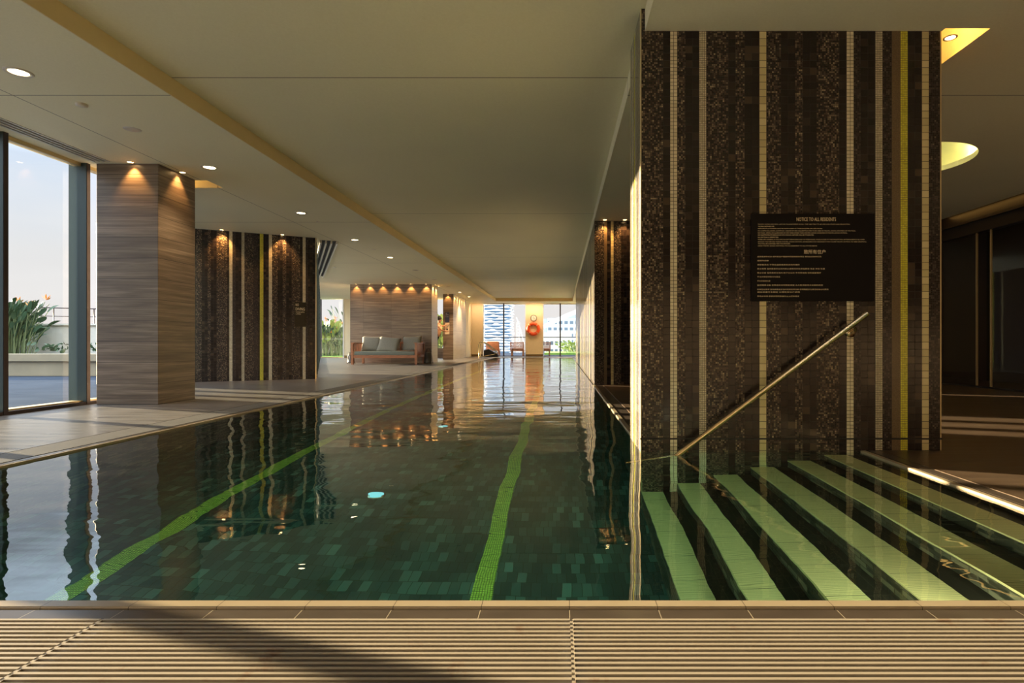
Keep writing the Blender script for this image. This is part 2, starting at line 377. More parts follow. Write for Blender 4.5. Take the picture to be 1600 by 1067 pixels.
# ---- front gutter grates (ribbed panels)
GW = 1.19; gy0, gy1 = .62, Y0-.108
def grate_panel(x0, w):
    t_ = empty('gutter_grate', (x0, gy0, 0))
    bm = B(); k = 0; y = .006
    while y < gy1-gy0-.006:
        vs = box(bm, .004, w-.004, y, y+.0085, -.030, 0)
        for v_ in vs[:4]: v_.co.z = -.013
        for v_ in vs[:2]: v_.co.y += .0065
        y += .0197
    link('grate_slats', bm, m_grate, t_)
    for a_f in (0, w-.004):
        bm = B(); box(bm, a_f, a_f+.004, 0, gy1-gy0, -.03, -.001); link('grate_edge', bm, m_grate, t_)
    bm = B(); box(bm, .004, w-.004, 0, gy1-gy0, -.050, -.044); link('grate_tray', bm, m_black, t_); return t_
xs0 = .026
for k, lab in ((-3, None), (-2, 'ribbed cream gutter grate at the front, cut off by the left picture edge'), (-1, 'middle ribbed cream gutter grate at the front with a shadow band across it'), (0, 'ribbed cream gutter grate at the front with rusty stains, right of the centre joint'), (1, None)):
    if lab: tag(grate_panel(xs0+GW*k, GW), lab, 'grate', 'gutter grates along the front pool edge')
# left gutter strip
t_ = empty('side_gutter_grate', (0, 0, 0)); bm = B(); y = .7
while y < 27.3:
    box(bm, -3.53, X_L-.085, y, y+.011, -.02, 0); y += .0185
link('grate_slats', bm, m_greyg, t_); bm = B(); box(bm, -3.54, X_L-.08, .7, 27.3, -.034, -.024); link('grate_tray', bm, m_edge, t_)
tag(t_, 'long grey ribbed gutter strip along the left pool edge', 'grate')
# ---- floor
def prism(bm, pts, z0, z1):
    a = [bm.verts.new((x, y, z0)) for x, y in pts]; b = [bm.verts.new((x, y, z1)) for x, y in pts]; n = len(pts)
    bm.faces.new(a); bm.faces.new(list(reversed(b)))
    for i in range(n): bm.faces.new((a[i], b[i], b[(i+1) % n], a[(i+1) % n]))
def footprint(bm, xr, z0, z1, first=True):
    if first: box(bm, -5.56, xr, -3, 7.55, z0, z1)
    prism(bm, [(xr, 7.55), (-5.62, 7.55), (-7.95, 9.98), (-7.65, 10.05), (-5.0, 11.62), (xr, 11.62)], z0, z1)
    prism(bm, [(xr, 11.62), (-5.08, 11.62), (-11.42, 27.0), (xr, 27.0)], z0, z1)
    box(bm, -5.02, xr, 27.0, 30.0, z0, z1)
bm = B()
footprint(bm, -3.54, -.12, 0); box(bm, -3.54, XS+.12, -3, .615, -.12, 0)
box(bm, -3.54, -3.18, .615, .69, -.12, 0)
box(bm, -3.54, 2.5, 27.45, 30, -.12, 0); box(bm, -3.54, -3.26, 27.3, 27.46, -.12, -.001); box(bm, X_R+.12, 2.5, 22.1, 27.45, -.12, 0); 
floor = link('floor', bm, m_floor, kind='structure')
bm = B(); box(bm, XS+.12, 6.6, -3, YC+.001, -.12, 0); box(bm, 2.46, 6.6, YC, 14, -.12, 0); box(bm, X_R+.16, 2.46, YC+.57, 9.6, -.12, 0); box(bm, XS, 2.46, YC, YC+.57, -.12, -.001)
link('floor_lobby', bm, m_floorR, kind='structure')

# ---- ceiling
def slab(bm, xb, yb, holes, z0, z1):
    for i in range(len(xb)-1):
        for j in range(len(yb)-1):
            cx_, cy_ = (xb[i]+xb[i+1])/2, (yb[j]+yb[j+1])/2
            if any(h[0] < cx_ < h[1] and h[2] < cy_ < h[3] for h in holes): continue
            box(bm, xb[i], xb[i+1], yb[j], yb[j+1], z0, z1)
holesL = [(-5.52, -4.43, 7.2, 7.55), (-5.24, -5.06, -2.9, 6.45)]
bm = B(); slab(bm, [-5.58, -5.52, -5.24, -5.06, -4.43, -3.2], [-3, -2.9, 6.45, 7.2, 7.55], holesL, ZL, 3.1); footprint(bm, -3.2, ZL, 3.1, False)
HR = [(2.48, 2.77, 3.72, 4.5), (3.07, 4.67, 5.7, 7.3)]
slab(bm, [.55, 2.48, 2.77, 3.07, 4.67, 6.25], [-3, 3.72, 4.5, 5.7, 7.3, 22.1], HR, ZL, 3.1)
box(bm, -3.2, .55, 28.1, 30, ZL, 3.1); box(bm, .55, 2.5, 22.1, 30, ZL, 3.1)
box(bm, -3.2, .55, -3, 28.1, ZH, 3.1); box(bm, -5.52, -4.43, 7.2, 7.55, 3.0, 3.1); box(bm, 2.48, 2.77, 3.72, 4.5, 3.02, 3.1)
box(bm, 6.25, 9.5, -3, 14, 2.80, 3.1)
ceil = link('ceiling', bm, m_ceil, kind='structure')
bm = B(); box(bm, -3.205, -3.195, -3, 28.1, ZL-.002, ZH-.001); box(bm, -3.2, .55, 28.095, 28.105, ZL-.002, ZH-.001)
link('fascia', bm, m_fascia, ceil)
bm = B(); box(bm, .545, .555, -3, 9.6, ZL-.002, ZH-.001); link('fascia', bm, m_ceil, ceil)
# round cove with a lit ring
bm = B(); cc = Vector((3.87, 6.5)); N = 48; R = .68
def sq(a):
    m = max(abs(math.cos(a)), abs(math.sin(a))); return Vector((cc.x+.8*math.cos(a)/m, cc.y+.8*math.sin(a)/m))
rin = []; rout = []
for k in range(N):
    a = 2*PI*k/N+PI/4; q = sq(a); rin.append((cc.x+R*math.cos(a), cc.y+R*math.sin(a))); rout.append((q.x, q.y))
vi = [bm.verts.new((*p_, ZL)) for p_ in rin]; vo = [bm.verts.new((*p_, ZL)) for p_ in rout]
vl = [bm.verts.new((*p_, ZL+.06)) for p_ in rin]
for k in range(N):
    bm.faces.new((vi[k], vo[k], vo[(k+1) % N], vi[(k+1) % N])); bm.faces.new((vi[k], vi[(k+1) % N], vl[(k+1) % N], vl[k]))
link('cove_ring', bm, m_ceil, ceil)
cove = empty('ceiling_cove_light', (cc.x, cc.y, ZL)); tag(cove, 'round recessed cove light glowing lime white beyond the large mosaic pillar', 'ceiling light')
bm = B(); rings = lathe(bm, [(R+.10, .06), (R+.10, .16), (R*.8, .27), (R*.4, .31), (.01, .32)], n=48); link('cove_dome', bm, plain('cove_paint', (.72, .70, .42), .6), cove)
for k in range(6):
    a = 2*PI*k/6
    ld = bpy.data.lights.new('cove_lamp', 'POINT'); ld.energy = 1.5; ld.color = (1, .93, .45); ld.shadow_soft_size = .03
    lo = bpy.data.objects.new('cove_lamp', ld); COL.objects.link(lo); lo.parent = cove; lo.location = ((R+.05)*math.cos(a), (R+.05)*math.sin(a), .10)

# ---- mosaic walls built from vertical stripes
MS = {'r': m_rand, 'R': m_rdim, 'd': m_dark, '1': m_cr1, '2': m_cr2, '4': m_cr4, 'y': m_yel, 'g': m_gld, 'p': m_pale, 't': m_trim}
MK = list(MS); ML = [MS[k] for k in MK]
stripe_no = [0]
def stripes_face(bm, uvl, P, D, seq, z0, z1, flip=False):
    """P start, D unit direction, seq list of (u0,u1,key)"""
    for a, b, k in seq:
        stripe_no[0] += 13
        p0 = P + D*a; p1 = P + D*b
        vs = [bm.verts.new((p0.x, p0.y, z0)), bm.verts.new((p1.x, p1.y, z0)), bm.verts.new((p1.x, p1.y, z1)), bm.verts.new((p0.x, p0.y, z1))]
        uvs = [(a, z0), (b, z0), (b, z1), (a, z1)]
        base = a  # each stripe starts its own whole tiles
        if flip: vs.reverse(); uvs.reverse()
        f = bm.faces.new(vs); f.material_index = MK.index(k)
        for l, q in zip(f.loops, uvs): l[uvl].uv = (q[0]-base+T1*stripe_no[0], q[1]+7.05)
def seq_px(lst, conv):
    out = []
    for a, b, k in lst: out.append((conv(a), conv(b), k))
    return out
FRONT = [(1001, 1002.2, 't'), (1002.2, 1036, 'r'), (1036, 1047, 'd'), (1047, 1058.3, '2'), (1058.3, 1070.6, 'r'), (1070.6, 1092.4, 'd'), (1092.4, 1103.7, '4'), (1103.7, 1138, 'r'), (1138, 1149.3, 'd'), (1149.3, 1163.5, 'r'),
 (1163.5, 1186.4, 'd'), (1186.4, 1197.7, '1'), (1197.7, 1220, 'r'), (1220, 1242.4, 'd'), (1242.4, 1254.3, 'r'), (1254.3, 1276, 'd'), (1276, 1311, 'r'), (1311, 1322.7, 'd'), (1322.7, 1334, '2'), (1334, 1344.7, 'R'),
 (1344.7, 1367.7, 'd'), (1367.7, 1379, '4'), (1379, 1393.5, 'R'), (1393.5, 1407, 'g'), (1407, 1418.3, 'y'), (1418.3, 1440.3, 'd'), (1440.3, 1451.5, '1'), (1451.5, 1469, 'R'), (1469, 1471, 't')]
K = YC/F
cx0 = (1001-VX)*K; cx1 = (1471-VX)*K
pil = empty('mosaic_pillar'); pil['kind'] = 'structure'
bm = B(); uvl = bm.loops.layers.uv.new('uv')
stripes_face(bm, uvl, Vector((cx0, YC)), Vector((1, 0)), seq_px(FRONT, lambda p_: (p_-1001)*K), ZB, 2.9)
SIDE = [(0, .02, 't'), (.02, .067, '4'), (.067, .10, 'd'), (.10, .147, 'p'), (.147, .194, 'd'), (.194, .288, 'p'), (.288, .335, 'y'), (.335, .382, 'd'), (.382, .429, '2'), (.429, .54, 'p'), (.54, .57, 't')]
stripes_face(bm, uvl, Vector((cx0, YC)), Vector((0, 1)), SIDE, ZB, 2.9, True)
SR = [(0, .1, 'R'), (.1, .15, 'd'), (.15, .2, '2'), (.2, .57, 'R')]
stripes_face(bm, uvl, Vector((cx1, YC)), Vector((0, 1)), SR, ZB, 2.9)
stripes_face(bm, uvl, Vector((cx0, YC+.57)), Vector((1, 0)), [(0, .3, 'R'), (.3, .347, '2'), (.347, 1.2, 'r'), (1.2, cx1-cx0, 'd')], ZB, 2.9, True)
link('pillar_body', bm, ML, pil)
bm = B(); box(bm, cx0-.004, cx1+.003, YC-.004, YC+.001, -.55+.62, -.55+.626+.004); link('tile_joint', bm, m_black, pil)
# niche wall and long right wall
bm = B(); uvl = bm.loops.layers.uv.new('uv'); XW = .555; K2 = 9.6/F
NS = [(0, .16, 'r'), (.16, .207, 'g'), (.207, .27, 'd'), (.27, .317, '1'), (.317, .44, 'r'), (.44, .63, 'd'), (.63, .8, 'r'), (.8, .85, 'y'), (.85, 1.3, 'R'), (1.3, 1.35, '2'), (1.35, 2.3, 'd')]
stripes_face(bm, uvl, Vector((XW, 9.6)), Vector((1, 0)), NS, -1.3, ZH)
LS = []; u = 0; rng = random.Random(5)
while u < 12.5:
    for k, w in rng.choice([(('r', 3), ('d', 2)), (('R', 2), ('2', 1), ('d', 3)), (('r', 4), ('1', 1), ('R', 2)), (('d', 2), ('y', 1), ('r', 3)), (('r', 5), ('p', 1), ('d', 1)), (('p', 2), ('R', 4))]):
        LS.append((u, min(12.5, u+w*T1*1.5), k)); u += w*T1*1.5
        if u >= 12.5: break
stripes_face(bm, uvl, Vector((XW, 9.6)), Vector((0, 1)), LS, -1.3, ZH, True)
stripes_face(bm, uvl, Vector((XW, 22.1)), Vector((1, 0)), [(0, 2, 'R')], -1.3, ZH, True)
link('wall_right', bm, ML, kind='structure')
# slanted mosaic wall left
A_ = Vector((-4.77, 11.15)); Bv = Vector((-6.51, 10.24)); D = (Bv-A_).normalized()
def conv2(px):
    s = (px-VX)/F  # X = s*Y on the wall line
    tt = (s*A_.y - A_.x)/(D.x - s*D.y); return tt
q = lambda v: 300+v/4.27
W2 = [(25, 65, 'r'), (65, 105, 'd'), (105, 125, 'r'), (125, 165, 'd'), (165, 235, 'r'), (235, 248, 'd'), (248, 270, '2'), (270, 290, 'R'), (290, 330, 'd'), (330, 350, '4'), (350, 410, 'r'), (410, 440, 'R'), (440, 452, 'd'), (452, 476, 'y'),
      (476, 512, 'd'), (512, 534, '2'), (534, 572, 'r'), (572, 605, 'd'), (605, 628, 'r'), (628, 665, 'd'), (665, 720, 'r'), (720, 738, 'd'), (738, 758, '2'), (758, 775, 'R'), (775, 822, 'd')]
seq = [(conv2(q(b)), conv2(q(a)), k) for a, b, k in reversed(W2)]
e_ = seq[-1][1]; seq += [(e_, e_+.3, 'd'), (e_+.3, e_+.35, '2'), (e_+.35, e_+1.2, 'r')]; L2 = e_+1.2
bm = B(); uvl = bm.loops.layers.uv.new('uv'); u00 = seq[0][0]
stripes_face(bm, uvl, A_, D, seq, 0, ZL, True)
Nn = Vector((-D.y, D.x)); Nn = Nn if Nn.y > 0 else -Nn
stripes_face(bm, uvl, A_+D*u00, Nn, [(0, .02, 't'), (.02, .25, 'p')], 0, ZL, False)
stripes_face(bm, uvl, A_+D*u00+Nn*.25, D, [(0, L2-u00, 'R')], 0, ZL)
stripes_face(bm, uvl, A_+D*L2, Nn, [(0, .25, 'R')], 0, ZL)
link('wall_left_mosaic', bm, ML, kind='structure')
bm = B(); tube(bm, [(*(A_+D*(u00-.012)-Nn*.005), .0), (*(A_+D*(u00-.012)-Nn*.005), ZL)], .012, 6); link('trim_2', bm, m_trim, kind='structure')

# ---- stone pillars
def pillar(name, x0, x1, y0, y1, mat, z1=ZL+.01):
    bm = B(); box(bm, x0, x1, y0, y1, 0, z1); return link(name, bm, mat, kind='structure', bevel=.004)
pillar('stone_pillar', -5.27, -4.57, 6.53, 7.19, m_pstone)
bm = B(); box(bm, -7.33, -4.5, 20.0, 20.95, 0, ZL+.01)
for f in bm.faces: f.material_index = 1 if f.calc_center_median().x > -4.51 else 0
link('wall_sofa', bm, [m_stone, m_litstone], kind='structure')
bm = B(); box(bm, -4.93, -4.5, 24.0, 27.2, 0, ZL+.01)
for f in bm.faces: f.material_index = 1 if f.calc_center_median().x > -4.51 else 0
link('wall_phone', bm, [m_stone, m_litstone], kind='structure')

# ---- walls
YF = 29.7
def wall(name, x0, x1, y0, y1, mat=m_cream, z0=0, z1=ZL+.02):
    bm = B(); box(bm, x0, x1, y0, y1, z0, z1); return link(name, bm, mat, kind='structure')
xa = lambda p_: (p_-VX)/F*YF
wall('wall_far', -5.6, xa(755), YF, YF+.25); wall('wall_far_pier', xa(821.5), xa(848.5), YF-.05, YF+.25)
wall('wall_left_far', -5.0, -4.62, 27.2, YF)
wall('wall_back', -5.7, 9.5, -3.2, -3.0, m_brownwall)
wall('wall_right_far', 2.5, 2.7, 22.1, YF+.3); wall('wall_lobby', 2.9, 9.5, 14.0, 14.2, m_cream)
wall('wall_left_window', -10.1, -6.6, 26.8, 27.0)
for i, (a, b, yy) in enumerate(((-4.62, xa(755), YF), (xa(821.5), xa(848.5), YF-.05))):
    bm = B(); box(bm, a, b, yy-.02, yy, 0, .11); link('baseboard_far', bm, m_base, kind='structure')
bm = B(); box(bm, -10.1, -7.3, 26.78, 26.8, 0, .11); link('baseboard_left', bm, m_base, kind='structure')

# ---- windows
def pane(par, p0, p1, z0=.05, z1=ZL):
    bm = B(); vs = [bm.verts.new((*p0, z0)), bm.verts.new((*p1, z0)), bm.verts.new((*p1, z1)), bm.verts.new((*p0, z1))]; bm.faces.new(vs)
    return link('glass_pane', bm, m_glass, par)
w1_ = empty('window_1'); w1_['kind'] = 'structure'
YFIN = [-2.97, -1.92, -.68, .56, 1.80, 3.04, 4.28, 5.53, 6.50]
for yf in YFIN:
    bm = B(); box(bm, -5.56, -5.36, yf, yf+.045, 0, ZL, 0); box(bm, -5.37, -5.355, yf+.004, yf+.05, 0, ZL, 1); link('window_fin', bm, [m_fin, m_findark], w1_)
for a, b in zip(YFIN[:-1], YFIN[1:]): pane(w1_, (-5.46, a+.045), (-5.46, b))
bm = B(); box(bm, -5.52, -5.40, -3, 6.9, 0, .05); link('window_sill', bm, m_trim, w1_)
bm = B(); box(bm, -5.40, -5.36, -3, 6.9, 0, .035); link('window_track', bm, m_findark, w1_)
bm = B(); box(bm, -5.50, -5.42, -3, 7.3, ZL-.04, ZL); link('window_head', bm, m_trim, w1_)
w2_ = empty('window_2'); w2_['kind'] = 'structure'
def facade(par, p0, p1, n, thick=.05, depth=.18):
    p0, p1 = Vector(p0), Vector(p1); d = (p1-p0).normalized(); nn = Vector((-d.y, d.x)); ang = math.atan2(d.y, d.x)
    rot = Matrix.Rotation(ang, 3, 'Z')
    for k in range(n+1):
        c_ = p0+(p1-p0)*k/n; bm = B(); obox(bm, (c_.x, c_.y, ZL/2), (thick, depth, ZL), rot); link('window_fin', bm, m_fin, par)
        if k < n: c2 = p0+(p1-p0)*(k+1)/n; pane(par, c_, c2)
    mid = (p0+p1)/2; bm = B(); obox(bm, (mid.x, mid.y, .025), ((p1-p0).length, .1, .05), rot); link('window_sill', bm, m_trim, par)
facade(w2_, (-5.46, 7.35), (-7.75, 9.75), 3)
w3_ = empty('window_3'); w3_['kind'] = 'structure'
facade(w3_, (-5.02, 11.62), (-11.3, 26.8), 12)
w4_ = empty('window_4'); w4_['kind'] = 'structure'
pane(w4_, (-11.3, 26.85), (-10.1, 26.85)); pane(w4_, (-6.6, 26.85), (-4.93, 26.85), .45)
bm = B(); box(bm, -11.35, -11.2, 26.8, 26.95, 0, ZL); link('window_frame', bm, m_findark, w4_)
bm = B(); box(bm, -10.16, -10.1, 26.78, 26.95, 0, ZL); link('window_frame', bm, m_white, w4_)
bm = B(); box(bm, -11.3, -10.1, 26.8, 26.9, 0, .04); link('window_sill', bm, m_trim, w4_)
bm = B(); box(bm, -6.6, -4.93, 26.7, 27.0, 0, .45); link('window_base', bm, m_stone, w4_)
bm = B()
for zz in range(22): obox(bm, (-11.15+zz*.05, 26.84, .88), (.022, .004, .02))
link('safety_dots', bm, m_white, w4_)
w5_ = empty('window_5'); w5_['kind'] = 'structure'
pane(w5_, (xa(755), YF+.1), (xa(821.5), YF+.1)); pane(w5_, (xa(848.5), YF+.1), (2.5, YF+.1))
for p_ in (787, 875.5):
    bm = B(); box(bm, xa(p_)-.035, xa(p_)+.03, YF, YF+.16, 0, ZL); link('window_mullion', bm, m_findark, w5_)
for a, b in ((xa(755), xa(821.5)), (xa(848.5), 2.5)):
    bm = B(); box(bm, a, b, YF+.05, YF+.15, 0, .035); link('window_sill', bm, m_findark, w5_)
    bm = B(); box(bm, a, b, YF+.03, YF+.15, ZL-.05, ZL); link('window_head', bm, m_white, w5_)
for p_ in (755, 821.5, 848.5):
    bm = B(); box(bm, xa(p_)-.02, xa(p_)+.02, YF-.07, YF+.2, 0, ZL); link('window_jamb', bm, m_white, w5_)

# ---- lobby side (dark glass partition)
m_dkwall = plain('dark_walnut_wall', (.055, .033, .024), .45); m_rdwall = plain('red_brown_wall', (.10, .045, .028), .5)
bm = B(); box(bm, 9.4, 9.5, -3, 14, 0, 2.8, 0); box(bm, 7.9, 8.0, 9.4, 14, 0, 2.8, 0); box(bm, 8.0, 9.4, 9.4, 9.5, 0, 2.8, 1)
link('wall_right_lobby', bm, [m_dkwall, m_rdwall], kind='structure')
bm = B(); box(bm, 6.6, 9.5, -3, 14, -.12, -.001); link('floor_corridor', bm, m_floorR, kind='structure')
w6_ = empty('window_6'); w6_['kind'] = 'structure'
m_dkf = plain('dark_partition_frame', (.03, .022, .018), .35, .3)
bm = B(); box(bm, 6.48, 6.62, -3, 14, 2.42, 2.83); box(bm, 6.44, 6.48, -3, 14, 2.6, 2.64); box(bm, 6.50, 6.56, -3, 14, 0, .03); link('window_head', bm, m_dkf, w6_)
for yy in (-1, 1.5, 4, 6.5, 9.9, 11.3):
    bm = B(); box(bm, 6.50, 6.56, yy, yy+.05, 0, 2.42); link('window_mullion', bm, m_dkf, w6_)
for a, b in ((-3, 6.5), (6.5, 8.75), (9.05, 14)): pane(w6_, (6.53, a), (6.53, b), .03, 2.42).data.materials[0] = m_glassar
for yy in (8.75, 9.05):
    bm = B(); box(bm, 6.515, 6.545, yy-.006, yy+.006, .03, 2.42); link('glass_edge', bm, m_trim, w6_)
bm = B(); box(bm, 7.87, 7.9, 10.6, 10.66, 0, 2.8); box(bm, 7.87, 7.9, 12.0, 12.06, 0, 2.8); link('trim_3', bm, m_dkf, kind='structure')
# narrow recessed slot lights in lobby ceiling
m_warmslot = emit('warm_slot_glow', (1, .55, .14), 1.6)
sl = empty('slot_light', (6.35, 8.8, 2.80)); tag(sl, 'warm recessed strip light over the dark glass partition beyond the large pillar', 'ceiling light')
bm = B(); box(bm, -.06, .06, -.9, .9, -.012, 0); link('diffuser', bm, m_warmslot, sl)

# ---- slot diffusers
def slot_diffuser(name, p0, p1, w, n, label, z=ZL):
    p0, p1 = Vector(p0), Vector(p1); d = p1-p0; L = d.length; rot = Matrix.Rotation(math.atan2(d.y, d.x), 3, 'Z'); t_ = empty(name, (*p0, z), math.atan2(d.y, d.x))
    for k in range(n+1):
        yy = (k/n-.5)*w; bm = B(); box(bm, 0, L, yy-w*.055-(.004 if k in (0, n) else 0), yy+w*.055, -.006, .05); link('diffuser_blade', bm, m_slot, t_)
    bm = B(); box(bm, 0, L, -w/2, w/2, .05, .055); link('plenum', bm, m_black, t_)
    return tag(t_, label, 'air vent')
slot_diffuser('air_slot_diffuser', (-5.15, -2.9), (-5.15, 6.45), .17, 3, 'long black slotted air diffuser in the ceiling above the left windows')
D2 = (Vector((-7.3, 17.3))-Vector((-4.55, 11.4))).normalized()
slot_diffuser('air_slot_diffuser', (-4.62, 11.45), (-7.4, 17.5), .30, 3, 'white triple slot air diffuser running past the edge of the left mosaic wall', ZL-.052)

# ---- downlights
m_lamp = emit('warm_lamp_glow', (1, .80, .48), 9); m_off = plain('unlit_lamp_glass', (.16, .12, .08), .3); m_rim = plain('lamp_rim', (.62, .56, .46), .4, .2)
def downlight(x, y, lit, label, z=ZL, r=.085, e=9, group='downlights along the left ceiling', ang=1.9):
    t_ = empty('downlight', (x, y, z))
    bm = B(); lathe(bm, [(r*.72, -.001), (r*.76, -.006), (r, -.008), (r*1.06, -.004), (r*1.08, 0)], n=28); link('rim', bm, m_rim, t_)
    bm = B(); rg = lathe(bm, [(r*.73, -.002), (r*.4, -.0035), (.001, -.004)], n=28); link('lens', bm, m_lamp if lit else m_off, t_)
    if lit:
        ld = bpy.data.lights.new('bulb', 'SPOT'); ld.energy = e; ld.color = (1, .70, .38); ld.spot_size = ang; ld.spot_blend = .6; ld.shadow_soft_size = .05
        lo = bpy.data.objects.new('bulb', ld); COL.objects.link(lo); lo.parent = t_; lo.location = (0, 0, -.02)
    return tag(t_, label, 'ceiling light', group)
ORD = ['nearest', 'second', 'third', 'fourth', 'fifth', 'sixth', 'seventh', 'eighth', 'ninth', 'farthest']
for k in range(10):
    y = 4.32+2.345*k if k < 5 else 16.1+2.33*(k-5)
    lit = k not in (5, 6, 7)
    nm = ('lit round warm downlight in the left ceiling, ' if lit else 'unlit dark downlight in the left ceiling, ')
    downlight(-4.07, y, lit, nm + (ORD[k]+' of the long row' if k not in (0, 9) else ORD[k]+' in the row'), e=55 if k < 5 else 220)
for y, nm in ((23.5, 'nearer'), (26.2, 'farther')): downlight(1.5, y, True, 'added warm downlight in the low ceiling behind the long right wall, %s one' % nm, e=330, group='added downlights behind the long right wall', ang=2.4)  # unseen lamps added to brighten the far floor, wall and ceiling
for x, y, nm in ((-6.9, 13.6, 'nearer'), (-8.9, 18.4, 'farther')): downlight(x, y, True, 'added warm downlight in the low ceiling near the angled windows, %s one' % nm, e=170, group='added downlights near the angled windows', ang=2.4)  # hidden from the camera, added to spill more light across the sofa floor
# wall-washing spots close to faces
m_hot = emit('small_lamp_glow', (1, .62, .25), 14)
def washer(x, y, label, group, dx=0, dy=0, e=3.0, z=ZL, size=1.5, wc=(1, .50, .15)):
    if z == ZL and abs(dx)+abs(dy) < .5:
        k_ = .05/math.hypot(dx, dy); x += dx*k_; y += dy*k_
    t_ = empty('spotlight', (x, y, z))
    bm = B(); lathe(bm, [(.030, -.001), (.034, -.006), (.042, -.005), (.044, 0)], n=16); link('rim', bm, m_rim, t_)
    bm = B(); lathe(bm, [(.030, -.002), (.001, -.003)], n=16); link('lens', bm, m_hot, t_)
    ld = bpy.data.lights.new('bulb', 'SPOT'); ld.energy = e*2.2; ld.color = wc; ld.spot_size = size; ld.spot_blend = .7; ld.shadow_soft_size = .02
    lo = bpy.data.objects.new('bulb', ld); COL.objects.link(lo); lo.parent = t_; lo.location = (0, 0, -.02)
    v = Vector((dx, dy, -1.0)).normalized(); lo.rotation_euler = v.to_track_quat('-Z', 'Y').to_euler()
    return tag(t_, label, 'spotlight', group)
G1 = 'small spotlights washing the walls'
washer(-4.84, 6.42, 'small warm spotlight above the front face of the near stone pillar', G1, 0, .25, 7)
washer(-4.46, 6.86, 'small warm spotlight above the pool side of the near stone pillar', G1, -.25, 0, 7)
for j, (p_, nm) in enumerate(((347, 'left'), (441, 'right'))):
    u = conv2(p_); c_ = A_+D*u-Nn*.14; washer(c_.x, c_.y, 'small warm spotlight above the slanted left mosaic wall, %s one of two' % nm, G1, Nn.x*.25, Nn.y*.25, 16)
ORD6 = ['leftmost', 'second from left', 'third from left', 'third from right', 'second from right', 'rightmost']
for j, xx in enumerate((-7.1, -6.63, -6.18, -5.69, -5.21, -4.68)):
    washer(xx, 19.86, 'small warm spotlight above the sofa wall, ' + ORD6[j] + (' of the six' if j in (0, 5) else ' of six'), G1, 0, .22, 9)
for j, yy in enumerate((20.2, 20.7)): washer(-4.36, yy, 'small warm spotlight on the pale end of the sofa wall, %s one' % ('nearer', 'farther')[j], G1, -.25, 0, 14)
washer(-4.72, 23.86, 'small warm spotlight above the phone panel wall', G1, 0, .25, 9)
for j, yy in enumerate((24.3, 24.9, 25.5, 26.1, 26.7)): washer(-4.36, yy, 'small warm spotlight along the pale side of the phone wall, ' + ('nearest', 'second nearest', 'middle', 'second farthest', 'farthest')[j] + ' of five', G1, -.25, 0, 14)
for j, (p_, nm) in enumerate(((735, 'left of the far windows, first'), (749, 'left of the far windows, second'), (828, 'above the pier with the clock, left'), (842, 'above the pier with the clock, right'))):
    washer(xa(p_), YF-.95, 'small warm spotlight ' + nm, G1, 0, .8, 15, size=2.2, wc=(1, .66, .40))
for j, (xx, nm) in enumerate(((.72, 'left'), (1.05, 'right'))): washer(xx, 9.45, 'small warm spotlight above the recessed mosaic wall behind the large pillar, %s one' % nm, G1, 0, .25, 8)
washer(2.60, 3.85, 'small warm spotlight in the orange ceiling pocket beside the large pillar', G1, .5, .3, 9, ZL+.01, 2.4)
ld = bpy.data.lights.new('pocket_lamp', 'POINT'); ld.energy = 3.0; ld.color = (1, .5, .12); ld.shadow_soft_size = .03
lo = bpy.data.objects.new('pocket_lamp', ld); COL.objects.link(lo); lo.location = (2.56, 3.9, ZL+.12)
ld = bpy.data.lights.new('pocket_lamp', 'POINT'); ld.energy = 1.0; ld.color = (1, .5, .12); ld.shadow_soft_size = .03
lo = bpy.data.objects.new('pocket_lamp', ld); COL.objects.link(lo); lo.location = (-4.9, 7.35, ZL+.1)
# small ceiling fittings
def disc(name, x, y, r, h, label, cat, mat=m_rim):
    bm = B(); rg = lathe(bm, [(r, 0), (r*.95, -h*.7), (r*.6, -h), (.001, -h)], n=24); o = link(name, bm, mat); o.location = (x, y, ZL); return tag(o, label, cat)
disc('smoke_detector', -4.08, 4.9, .045, .022, 'small white ceiling smoke detector beyond the nearest downlight', 'detector')
disc('ceiling_speaker', -4.08, 5.48, .075, .004, 'flat round grey ceiling speaker behind the smoke detector', 'speaker', m_slot)
disc('sprinkler', -4.07, 9.65, .03, .012, 'tiny ceiling sprinkler between the third and fourth downlights', 'sprinkler')
disc('sprinkler', -6.1, 15.5, .035, .02, 'tiny white ceiling sprinkler right of the white slot diffuser', 'sprinkler', m_white)
disc('access_disc', -4.07, 12.5, .05, .004, 'small flat ceiling disc between the fourth and fifth downlights', 'ceiling disc')

# ================================================================== text helper
def text(body, x0, x1, zc, h, y, parent, mat, name='lettering', loc_off=(0, 0, 0)):
    cu = bpy.data.curves.new('t', 'FONT'); cu.body = body; cu.size = 1; cu.resolution_u = 2
    o = bpy.data.objects.new('t', cu); COL.objects.link(o)
    dg = bpy.context.evaluated_depsgraph_get(); me = bpy.data.meshes.new_from_object(o.evaluated_get(dg))
    bpy.data.objects.remove(o)
    xs = [v.co.x for v in me.vertices]; ys = [v.co.y for v in me.vertices]
    if not xs: return None
    ax, bx_, ay, by = min(xs), max(xs), min(ys), max(ys)
    sxx = (x1-x0)/(bx_-ax); szz = h/(by-ay)
    for v in me.vertices: v.co = Vector((x0+(v.co.x-ax)*sxx, y, zc-h/2+(v.co.y-ay)*szz))
    me.materials.clear(); me.materials.append(mat); me.name = name
    r = bpy.data.objects.new(name, me); COL.objects.link(r); r.parent = parent; return r
